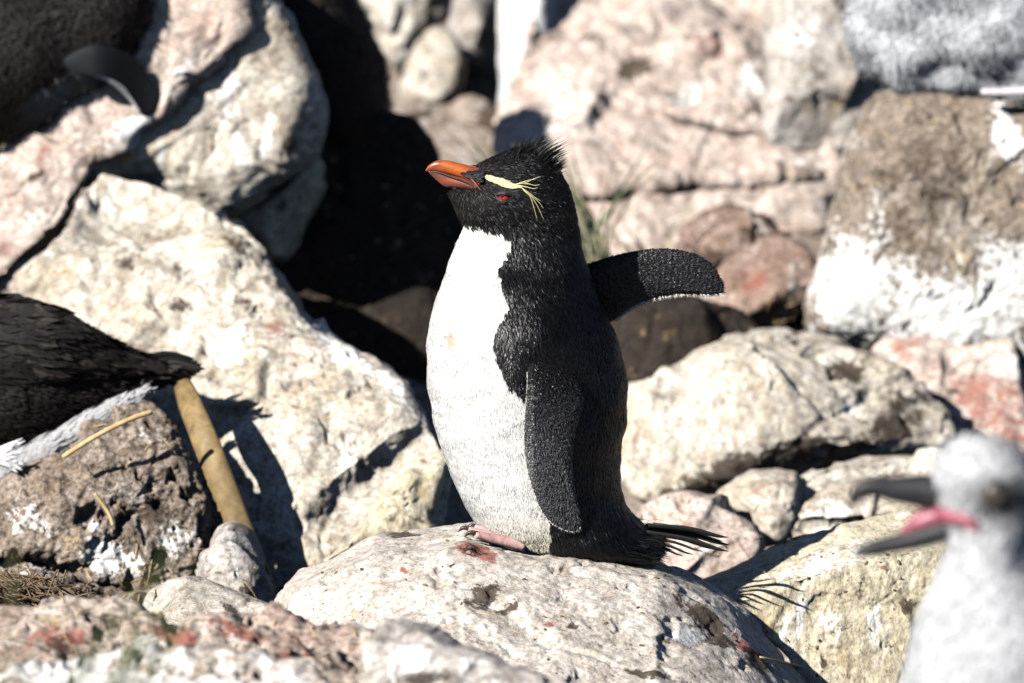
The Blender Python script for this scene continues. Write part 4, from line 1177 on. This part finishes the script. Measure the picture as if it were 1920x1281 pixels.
def chick_beak(parent, base, ycen, du=0, dv=0, sc=1.0, open_=True):
    def pp(l): return np.array([at(a + du, b + dv, ycen) for a, b in l])
    bk = bpy.data.objects.new('beak', None); COL.objects.link(bk); bk.parent = parent
    V_, F_ = tube(pp([(1790, 930), (1762, 925), (1720, 920), (1680, 918), (1645, 913), (1620, 917), (1604, 932), (1597, 950)]), np.array([40, 38, 31, 25, 20, 18, 13, 4]) / S * 0.8, np.array([34, 32, 26, 21, 17, 13, 9, 3]) / S * 0.8, 18, (0, 1, 0), 40)
    link('upper_mandible', mesh_from('upper_mandible', V_ - base, F_, M['chick_beak']), bk)
    V_, F_ = tube(pp([(1790, 985), (1755, 998), (1710, 1012), (1665, 1022), (1630, 1030), (1603, 1038)]), np.array([25, 23, 20, 17, 15, 6]) / S * 0.8, np.array([28, 25, 20, 15, 11, 3]) / S * 0.8, 16, (0, 1, 0), 36)
    link('lower_mandible', mesh_from('lower_mandible', V_ - base, F_, M['chick_beak']), bk)
    V_, F_ = tube(pp([(1832, 978), (1800, 968), (1760, 965), (1725, 978), (1690, 998)]), np.array([3, 14, 19, 17, 6]) / S * 0.8, np.array([84, 66, 30, 20, 8]) / S * 0.8, 16, (0, 1, 0), 30)
    link('mouth', mesh_from('mouth', V_ - base, F_, M['mouth']), bk)
    return bk


chick_beak(chick, cb, YC)
for sg in (-1, 1):
    # pink gape line running back over the cheek
    q = []
    for a_, b_ in ((1752, 960), (1778, 966), (1806, 973), (1834, 982)):
        y_ = -0.03
        for _ in range(12):
            x_, _y, z_ = at(a_, b_, YC + y_)
            r = [np.interp(z_, CD[::-1, 0], CD[::-1, k]) for k in range(5)]
            c_ = np.clip((x_ - (r[1] + r[2]) / 2) / ((r[2] - r[1]) / 2), -1, 1)
            y_ = 0.5 * y_ - 0.5 * r[3] * (1 - r[4] * (0.5 - 0.5 * c_) ** 1.5) * math.sqrt(max(0, 1 - c_ * c_))
        p__ = at(a_, b_, YC + y_ - 0.004); p__[1] = YC + (p__[1] - YC) * -sg
        q.append(p__)
    V_, F_ = tube(np.array(q), np.array([0.0085, 0.0080, 0.0060, 0.0025]), np.array([0.006, 0.006, 0.005, 0.002]), 10, (0, 1, 0), 20)
    part('gape', V_, F_, M['mouth'], chick, cb)
    # eye set into the side of the head
    zc = at(1868, 926, YC - 0.04)
    r = [np.interp(zc[2], CD[::-1, 0], CD[::-1, k]) for k in range(5)]
    V_, F_ = ball(np.array([zc[0], YC + sg * (r[3] * 0.96), zc[2]]), 0.0125, 0.7)
    e = part('eye', V_, F_, M['claw'], chick, cb)

# second chick on its mud nest, upper right
YN = 1.38
nest = rock('mud_nest', 'brown mud nest pedestal streaked white below, under the fluffy grey chick', [(1520, 620), (1545, 480), (1568, 380), (1585, 290), (1612, 215), (1645, 172), (1710, 152), (1800, 160), (1900, 168), (2010, 170), (2070, 300), (2100, 500), (2110, 700), (1950, 740), (1760, 700), (1640, 660)],
            1.34, 'nest', ky=0.25, Tf=0.14, Tb=0.3, pw=3.0, seed=40, amp=(0.012, 0.008, 0.005), pits=0.010, chips=0.006, chip_f=14, group=None, category='nest', centre=(1800, 420), facets=0, rough=0.4,
            stains=[(1600, 560, 90, 120, 0, GUANO, 1.0), (1740, 590, 120, 90, 0, GUANO, 0.9), (1880, 560, 90, 130, 0, GUANO, 0.8), (1890, 260, 26, 60, -20, GUANO, 1.1), (1690, 500, 60, 40, 0, GUANO, 0.5), (1560, 470, 40, 60, 0, OCHRE, 0.4), (1700, 650, 90, 40, 0, OCHRE, 0.4), (1800, 480, 40, 40, 0, OCHRE, 0.6), (1640, 420, 24, 90, 10, GUANO, 0.35),
                    (1760, 340, 110, 90, 0, DIRT_SHADE, 0.35), (1690, 660, 60, 30, 0, PINK, 0.5)])
nb_ = at(1830, 172, YN)
chick2 = thing('albatross_chick', 'fluffy blue-grey chick sitting on the brown mud nest', 'bird', nb_, 'downy grey chicks')
R2 = [(-560, 1880, 1930, 20, 0), (-540, 1850, 1960, 50, 0), (-500, 1825, 1985, 78, 0), (-450, 1815, 1990, 84, 0), (-400, 1820, 1985, 80, 0), (-340, 1815, 1995, 85, 0), (-280, 1770, 2040, 120, 0), (-210, 1700, 2080, 150, 0), (-140, 1655, 2110, 175, 0), (-60, 1632, 2130, 190, 0), (20, 1632, 2135, 196, 0), (70, 1618, 2135, 196, 0), (110, 1616, 2125, 188, 0), (140, 1634, 2105, 165, 0), (160, 1680, 2060, 130, 0), (172, 1760, 1980, 70, 0)]
C2 = body_rows(R2, YN, 90)
V2_, F2_, K2_ = rings_mesh(C2, YN, 80)
N2_ = out_normals(V2_, F2_)
V2_ = lumps(V2_, N2_, 0.055, 7.5, 95)
V2_ = lumps(V2_, N2_, 0.010, 22, 98)
N2_ = out_normals(V2_, F2_)


def chick2_col(P): return np.repeat([[0.60, 0.615, 0.645]], len(P), 0) * (1 + 0.18 * fbm(P * 14, 3, 96))[:, None]


b2 = part('body', V2_, [F2_, K2_], M['down'], chick2, nb_, True, {"Col": chick2_col(V2_)})
fluff(V2_, [F2_], N2_, 60000, 0.008, 0.0012, chick2_col, b2, nb_, 97)
chick_beak(chick2, nb_, YN, 70, -1400 + 0)
q = np.array([at(a, b, YN - 0.15) for a, b in ((1840, 172), (1880, 172), (1930, 170), (1960, 171))])
V_, F_ = tube(q, np.array([0.004, 0.006, 0.006, 0.004]), np.array([0.01, 0.012, 0.012, 0.008]), 10, (0, 1, 0), 16)
part('foot', V_, F_, M['pale_foot'], chick2, nb_)
for i, sg in enumerate((-1, 1)):
    V_, F_ = ball(at(1905, -480, YN) + np.array([0, sg * 0.050, 0]), 0.010, 0.7)
    part('eye', V_, F_, M['pupil'], chick2, nb_)


# ------------------------------------------------------------------ dark birds at the left edge and behind
def dark_bird_body(path, ra, rb, y, nt=60, n=80):
    P = np.array([at(a, b, y + dy) for a, b, dy in path])
    k = (y - CAM[1]) / (-CAM[1])
    return tube(P, np.asarray(ra, float) / S * k, np.asarray(rb, float) / S * k, nt, (0, 1, 0), n)


def orient(V, F):
    N = vnormals(V, F[0])
    c = V[:-2].reshape(-1, 3)
    nt = (len(V) - 2)
    return N


def tube_normals(V, F, nt):
    n = (len(V) - 2) // nt
    G = V[:-2].reshape(n, nt, 3)
    N = (G - G.mean(1, keepdims=True)).reshape(-1, 3)
    N = np.concatenate([N, N[:1], N[-1:]])
    return N / (np.linalg.norm(N, axis=1, keepdims=True) + 1e-9)


# brown-black bird crouched on the left
YL = 0.50
lb = at(60, 900, YL)
bird = thing('dark_bird', 'blackish brown bird crouched over the mud-caked rock, its blunt tail over the tan reed', 'bird', lb)
V_, F_ = dark_bird_body([(320, 692, 0), (270, 700, 0), (200, 702, 0), (120, 702, 0), (40, 712, 0), (-60, 720, 0), (-160, 700, 0), (-230, 640, 0), (-270, 560, 0), (-290, 500, 0), (-300, 470, 0)], [16, 34, 62, 108, 150, 168, 150, 95, 68, 52, 10], [24, 46, 76, 108, 135, 145, 130, 90, 66, 50, 10], YL)
Nl = tube_normals(V_, F_, 60)
V_ = lumps(V_, Nl, 0.006, 18, 101)


def lbird_col(P):
    u, v = proj(P)
    c = np.repeat([[0.009, 0.007, 0.006]], len(P), 0) * (1 + 0.8 * fbm(P * 20, 3, 102))[:, None]
    low = (v > np.interp(u, [-300, 0, 60, 150, 260], [900, 852, 832, 782, 733])) & (u < 262)
    c[low] = [0.42, 0.41, 0.42]
    return np.clip(c, 0.003, 1)


lbody = part('body', V_, F_, M['skin'], bird, lb, True, {"Col": lbird_col(V_)})
fluff(V_, F_, Nl, 26000, 0.013, 0.0032, lbird_col, lbody, lb, 103, 'plumage', 0.14, 0.2, (1.0, 0, -0.25), 'matte', 0)
q = np.array([at(a, b, YL - 0.075) for a, b in ((268, 736), (215, 768), (150, 806), (90, 842), (20, 880), (-60, 915))])
Vt, Ft = tube(q, np.array([8, 18, 22, 26, 30, 30]) / S * 1.05, np.array([10, 24, 34, 40, 44, 44]) / S, 16, (0, 1, 0), 40)
Nt_ = tube_normals(Vt, Ft, 16)
Vt = lumps(Vt, Nt_, 0.006, 30, 106)
blly = part('belly', Vt, Ft, M['down'], bird, lb, True, {"Col": np.full((len(Vt), 3), 0.40)})
fluff(Vt, Ft, Nt_, 2500, 0.016, 0.004, lambda P: np.repeat([[0.42, 0.41, 0.42]], len(P), 0), blly, lb, 107, 'belly_plumage', 0.08, 0.15, (1.0, 0, 0.5), 'down')
# folded wing: upper layer of feathers
Vw, Fw, Cw = lens([(-200, 640), (-80, 575), (20, 560), (110, 585), (200, 640), (270, 672), (310, 690), (260, 705), (160, 700), (40, 720), (-100, 740), (-190, 700)], lambda u, v: YL - 0.085 + 0.055 * smooth(60, 290, u) + 0.03 * smooth(640, 560, v), 0.012, 0.02, 5.0)
wing = part('wing', Vw, [Fw, Cw], M['skin'], bird, lb, True, {"Col": np.repeat([[0.012, 0.010, 0.009]], len(Vw), 0)})
fluff(Vw, [Fw], out_normals(Vw, Fw), 1500, 0.030, 0.0100, lambda P: np.repeat([[0.010, 0.008, 0.007]], len(P), 0) * (1 + 0.8 * fbm(P * 25, 3, 104) + 2.5 * (np.random.default_rng(3).random(len(P)) > 0.85))[:, None].clip(0.3), wing, lb, 105, 'wing_plumage', 0.10, 0.10, (1.0, 0, -0.3), 'matte', 0)
for i in range(9):
    f = i / 8.0
    a = at(255 + 10 * f, 676 + 40 * f, YL - 0.02 + 0.02 * math.sin(i * 2.1)); b = at(385 - 28 * abs(f - 0.35) * 2.2, 672 + 50 * f, YL + 0.03 * math.sin(i * 1.7))
    m_ = (a + b) / 2 + np.array([0, 0, 0.006])
    Vt, Ft = tube(np.array([a, m_, a * 0.15 + b * 0.85, b]), np.array([0.004, 0.0055, 0.005, 0.0006]), np.array([0.002, 0.002, 0.0016, 0.0006]), 8, (0.1, 1, 0.2), 20)
    g = 0.02 + 0.10 * (i % 3 == 1) + 0.22 * (i >= 7)
    part('tail_feather', Vt, Ft, M['plume'], bird, lb, True, {"Col": np.full((len(Vt), 3), g) * np.array([1, 0.92, 0.84])})
# loose white breast feathers showing at the rock
Vt = []
for i in range(14):
    a = at(-70 + 4 * i, 905 - 3 * i, YL - 0.14); b = at(18 + 30 * random.random(), 822 + 5.0 * i, YL - 0.15)
    m_ = (a + b) / 2 + np.array([0, 0, 0.006])
    Vt.append(tube(np.array([a, m_, b]), np.array([0.004, 0.006, 0.001]), np.array([0.001, 0.0015, 0.0005]), 6, (0.1, 1, 0.2), 12))
Vq, Fq = merge(Vt)
part('white_feathers', Vq, Fq, M['plume'], bird, lb, True, {"Col": np.full((len(Vq), 3), 0.72)})
bkV, bkF = tube(np.array([at(-300, 515, YL), at(-340, 505, YL), at(-390, 512, YL)]), np.array([0.018, 0.012, 0.002]), np.array([0.014, 0.009, 0.002]), 12, (0, 1, 0), 20)
part('beak', bkV, bkF, M['beak_low'], bird, lb)

# fluffy dark penguin lying on the pink slab
YU = 1.105
ub = at(60, 300, YU)
pen2 = thing('dark_penguin', 'dark fluffy penguin resting on the pink slab with a white-edged flipper hanging down', 'penguin', ub)
V_, F_ = dark_bird_body([(268, -40, 0), (250, -25, 0), (210, 5, 0), (150, 40, 0), (70, 75, 0), (-20, 120, 0), (-110, 180, 0), (-180, 240, 0), (-220, 280, 0)], [10, 50, 90, 125, 140, 145, 120, 60, 10], [10, 45, 70, 85, 95, 100, 85, 50, 10], YU)
Nu = tube_normals(V_, F_, 60)
V_ = lumps(V_, Nu, 0.012, 14, 111)


def ubird_col(P):
    u, v = proj(P)
    c = np.repeat([[0.020, 0.017, 0.016]], len(P), 0) * (1 + 1.0 * fbm(P * 14, 3, 112))[:, None]
    return np.clip(c, 0.004, 1)


_ub = V_.copy(); _un = Nu.copy()


def ubird_all(P):
    c = ubird_col(P)
    out = []
    for i in range(0, len(P), 4000):
        d2 = ((P[i:i + 4000, None, :] - _ub[None, ::6, :]) ** 2).sum(-1)
        out.append(_un[::6][d2.argmin(1)])
    nn = np.concatenate(out)
    u, v = proj(P)
    w = smooth(0.62, 0.92, nn @ np.array([0.62, -0.12, -0.78])) * smooth(20, 90, u) * smooth(230, 190, u)
    return c * (1 - w[:, None]) + w[:, None] * np.array([0.42, 0.41, 0.41])


ubody = part('body', V_, F_, M['skin'], pen2, ub, True, {"Col": ubird_all(V_)})
fluff(V_, F_, Nu, 22000, 0.012, 0.0018, ubird_all, ubody, ub, 113, 'plumage', 0.5, 0.5, (-0.5, 0, -0.8), 'matte')
Vw, Fw, Cw = lens([(120, 112), (165, 86), (215, 90), (258, 114), (286, 150), (297, 185), (290, 212), (270, 219), (258, 196), (240, 174), (212, 152), (176, 140), (138, 138)], lambda u, v: YU - 0.075 + 0.045 * smooth(170, 290, u), 0.010, 0.010, 4.0)
ufl = part('flipper', Vw, [Fw, Cw], M['skin'], pen2, ub, True, {"Col": np.repeat([[0.010, 0.012, 0.015]], len(Vw), 0)})
q = np.array([at(a, b, YU - 0.075 + 0.045 * float(smooth(170, 290, np.array(a)))) for a, b in ((172, 140), (200, 146), (226, 162), (246, 180), (259, 197), (262, 212))])
Vt, Ft = tube(q, np.array([0.001, 0.0035, 0.005, 0.006, 0.006, 0.002]), np.array([0.004, 0.006, 0.007, 0.007, 0.006, 0.002]), 10, (0, 1, 0), 26)
part('pale_fringe', Vt, Ft, M['plume'], ufl, ub, True, {"Col": np.full((len(Vt), 3), 0.74)})

# dark fluffy bird further up
YT = 1.50
tb_ = at(650, 300, YT)
pen3 = thing('dark_chick', 'dark brown fluffy chick standing in shade above the dark boulder', 'bird', tb_)
R3 = [(-112, 500, 560, 20, 0), (-100, 470, 585, 60, 0), (-70, 455, 612, 95, 0), (-30, 455, 640, 120, 0), (40, 475, 684, 135, 0), (100, 500, 706, 138, 0), (160, 525, 716, 132, 0), (220, 555, 722, 120, 0), (270, 590, 728, 95, 0), (310, 620, 716, 60, 0), (325, 645, 690, 15, 0)]
C3 = body_rows(R3, YT, 80)
V3, F3, K3 = rings_mesh(C3, YT, 70)
N3 = out_normals(V3, F3)
V3 = lumps(V3, N3, 0.014, 14, 121)


def c3col(P): return np.clip(np.repeat([[0.040, 0.032, 0.028]], len(P), 0) * (1 + 1.0 * fbm(P * 16, 3, 122))[:, None], 0.004, 1)


b3 = part('body', V3, [F3, K3], M['skin'], pen3, tb_, True, {"Col": c3col(V3)})
fluff(V3, [F3], N3, 24000, 0.014, 0.0018, c3col, b3, tb_, 123, 'plumage', 0.5, 0.5, (0, 0, -1), 'matte')
Vt, Ft = tube(np.array([at(470, -60, YT), at(430, -62, YT), at(392, -52, YT)]), np.array([0.02, 0.013, 0.002]), np.array([0.016, 0.01, 0.002]), 12, (0, 1, 0), 18)
part('beak', Vt, Ft, M['beak_low'], pen3, tb_)


# ------------------------------------------------------------------ plants, reed, straws
def strap(path, widths, thick, mat, colf=None, n=60):
    P = np.array(path, float)
    return tube(P, np.asarray(widths, float), np.full(len(widths), thick), 28, (0.15, 1, 0), 160)


p_ = [at(516, 1170, 0.33), at(482, 1080, 0.335), at(432, 950, 0.35), at(386, 830, 0.385), at(352, 748, 0.45), at(335, 705, 0.51)]
gz = p_[0].copy(); gz[2] = min(gz[2], -0.16)
V_, F_ = strap([gz + np.array([0.02, 0.0, -0.09])] + p_, [0.012, 0.017, 0.0175, 0.018, 0.0175, 0.016, 0.010], 0.009, None)
u, v = proj(V_)
g = smooth(960, 1140, v)[:, None]
cR = (1 - g) * np.array([[0.24, 0.165, 0.075]]) + g * np.array([[0.13, 0.13, 0.06]])
cR = cR * (1 + 0.45 * fbm(V_ * np.array([260, 160, 16]), 3, 131) + 0.3 * fbm(V_ * 40, 3, 132))[:, None]
base_r = V_[F_[1][0][2]].copy()
o = link('reed', mesh_from('reed', V_ - gz, F_, M['stalk'], True, {"Col": np.clip(cR, 0.01, 1)}), None, gz)
tag(o, 'broad dry tan reed blade with green foot, leaning in front of the diagonal boulder', 'reed')


def straw(pts, ys, r, label):
    q = np.array([at(a, b, y) for (a, b), y in zip(pts, ys)])
    V_, F_ = tube(q, np.full(len(q), r), np.full(len(q), r), 8, (0, 1, 0), 30)
    b = q[0]
    return tag(link('straw', mesh_from('straw', V_ - b, F_, M['straw']), None, b), label, 'straw')


straw([(118, 857), (180, 818), (240, 788), (285, 772)], [0.28, 0.28, 0.29, 0.30], 0.0032, 'dry straw lying across the mud-caked brown rock')
straw([(1425, 1232), (1460, 1240), (1495, 1248), (1520, 1255)], [-0.13, -0.10, 0.02, 0.10], 0.0012, 'thin pale straw bridging the two boulders below the penguin\'s tail')
straw([(178, 925), (192, 945), (205, 965), (212, 985)], [0.25, 0.25, 0.248, 0.246], 0.0024, 'short yellow straw bit stuck to the front of the brown rock')


def tuft(name, label, cat, centre, n, spread, hmin, hmax, lean, wd, cols, seed, curve=0.3, group=None):
    rg = np.random.default_rng(seed)
    base = np.asarray(centre, float)
    root = thing(name, label, cat, base, group)
    items = []; cl = []
    for i in range(n):
        a = base + np.array([rg.normal() * spread[0], rg.normal() * spread[1], 0])
        h = hmin + (hmax - hmin) * rg.random()
        d = np.array([lean[0] + rg.normal() * lean[1], rg.normal() * lean[1] * 0.6, 1.0])
        d /= np.linalg.norm(d)
        b = a + d * h + np.array([np.sign(d[0]) * curve * h * rg.random(), 0, -0.1 * h * rg.random()])
        m_ = a + d * h * 0.55
        V_, F_ = tube(np.array([a, m_, b]), np.array([wd, wd * 0.85, wd * 0.1]), np.array([wd * 0.3, wd * 0.25, wd * 0.1]), 5, (0.3 * rg.normal(), 1, 0), 10)
        c = cols[rg.integers(len(cols))]
        me = mesh_from('blade', V_ - base, F_, M['stalk'], True, {"Col": np.repeat([c], len(V_), 0) * (0.8 + 0.4 * rg.random())})
        link('blade', me, root)
    return root


gc = at(1085, 480, 1.42); gc[2] = ground_z(0, 1.42) - 0.01
tuft('grass_tuft', 'thin grey-green grass tuft growing behind the penguin\'s neck', 'grass', gc, 90, (0.045, 0.03), 0.10, 0.32, (-0.16, 0.14), 0.0030, [(0.22, 0.24, 0.13), (0.34, 0.32, 0.2), (0.14, 0.17, 0.09), (0.4, 0.37, 0.25)], 141)
gl = at(0, 1400, -2.3); gl[2] = ground_z(0, -2.3)
tuft('grass_tuft', 'blurred green leaves in front of the foreground ledge', 'grass', gl, 40, (0.020, 0.04), 0.40, 0.55, (0.04, 0.08), 0.005, [(0.05, 0.08, 0.025), (0.10, 0.12, 0.04), (0.16, 0.15, 0.06)], 142)
# matted dead grass on the left
rg = np.random.default_rng(150)
dg = at(60, 1150, 0.03)
dgo = thing('dead_grass_clump', 'matted dark clump of dead grass roots beside the foreground ledge', 'grass', dg)
items = []
for i in range(420):
    t = rg.random(); uu = -60 + 225 * t + 8 * rg.normal(); top = np.interp(uu, [-60, 60, 120, 175], [1085, 1080, 1095, 1140])
    vv = top + (1150 - top) * rg.random()
    a = at(uu, vv, 0.01 + 0.03 * rg.normal())
    d = np.array([0.9 + 0.5 * rg.normal(), 0.5 * rg.normal(), -0.35 + 0.4 * rg.normal()]); d *= 0.022 / np.linalg.norm(d)
    items.append(tube(np.array([a - d, a + np.array([0, -0.002, 0.002]), a + d]), np.full(3, 0.0009), np.full(3, 0.0009), 4, (0, 1, 0), 6))
V_, F_ = merge(items)
part('roots', V_, F_, M['root'], dgo, dg, True, None, 'stuff')
V_, F_, C_ = lens([(-80, 1110), (-10, 1086), (60, 1082), (120, 1098), (172, 1142), (150, 1180), (40, 1200), (-80, 1190)], lambda u, v: 0.04 + 0 * u, 0.03, 0.06, 5)
part('sod', V_ + vnormals(V_, F_) * (0.006 * fbm(V_ * 60, 3, 151))[:, None], [F_, C_], M['root'], dgo, dg)

# crumbs of dark grit lying on the two front boulders
from mathutils.bvhtree import BVHTree
rgc = np.random.default_rng(77)
for lab, box, cnt in (('broad pale boulder that the standing penguin is perched on', (540, 1450, 1000, 1275), 150), ('angular boulder with flat shadowed top and yellowish front beside the grey chick', (1400, 1720, 1000, 1270), 60)):
    ob = [o for o in bpy.data.objects if o.get("label") == lab][0]
    tree = BVHTree.FromPolygons([v.co + ob.location for v in ob.data.vertices], [tuple(p.vertices) for p in ob.data.polygons])
    items = []
    for i in range(cnt):
        uu = box[0] + (box[1] - box[0]) * rgc.random(); vv = box[2] + (box[3] - box[2]) * rgc.random()
        d = at(uu, vv, 0.0) - CAM; d /= np.linalg.norm(d)
        hit = tree.ray_cast(Vector(CAM), Vector(d))
        if hit[0] is None: continue
        c = np.array(hit[0]); r = 0.0006 + 0.0022 * rgc.random() ** 3
        a = rgc.normal(size=3); a /= np.linalg.norm(a)
        items.append(tube(np.array([c - a * r * 1.5, c, c + a * r * 1.5]), np.array([r * 0.3, r, r * 0.3]), np.array([r * 0.3, r * 0.8, r * 0.3]), 5, (0.3, 1, 0.2), 4))
    V_, F_ = merge(items)
    me = mesh_from('grit', V_ - np.array(ob.location), F_, M['root'], False)
    g_ = link('grit', me, ob); g_["kind"] = "stuff"

# straw and twig litter caught between the stones
allV, allF, off = [], [], 0
for lab, ob in ROCKS.items():
    vv_ = np.empty(len(ob.data.vertices) * 3, np.float32); ob.data.vertices.foreach_get("co", vv_)
    vv_ = vv_.reshape(-1, 3)[::1] + np.array(ob.location)
    ob.data.calc_loop_triangles()
    tt_ = np.empty(len(ob.data.loop_triangles) * 3, np.int32); ob.data.loop_triangles.foreach_get("vertices", tt_)
    allV += vv_.tolist()
    allF += (tt_.reshape(-1, 3) + off).tolist()
    off += len(vv_)
tree = BVHTree.FromPolygons(allV, allF)
items = []
for (u0, u1, v0, v1, cnt) in ((0, 300, 1060, 1160, 30), (200, 520, 1060, 1180, 8), (0, 700, 1150, 1275, 14), (1190, 1500, 890, 1070, 12), (1330, 1520, 1040, 1120, 4), (20, 380, 770, 1060, 14), (1560, 1900, 160, 640, 30), (1380, 1640, 560, 660, 20)):
    for i in range(cnt):
        d = at(u0 + (u1 - u0) * rgc.random(), v0 + (v1 - v0) * rgc.random(), 0.0) - CAM; d /= np.linalg.norm(d)
        hit = tree.ray_cast(Vector(CAM), Vector(d))
        if hit[0] is None: continue
        nrm = np.array(hit[1]); nrm = nrm if nrm @ d < 0 else -nrm
        c = np.array(hit[0]) + nrm * 0.001
        a = rgc.normal(size=3); a -= (a @ nrm) * nrm; a /= np.linalg.norm(a)
        L_ = 0.004 + 0.014 * rgc.random() ** 2; r = 0.0004 + 0.0005 * rgc.random()
        items.append(tube(np.array([c - a * L_, c + nrm * 0.0015, c + a * L_]), np.array([r, r, r * 0.6]), np.array([r, r, r * 0.6]), 5, (0.3, 1, 0.2), 6))
V_, F_ = merge(items)
lt = link('straw_litter', mesh_from('straw_litter', V_, F_, M['straw'], True))
lt["kind"] = "stuff"; lt["label"] = 'scattered bits of dry straw caught on the stones'; lt["category"] = 'straw'

print("tris", sum(len(o.data.loop_triangles) if False else len(o.data.polygons) for o in bpy.data.objects if o.type == 'MESH'))
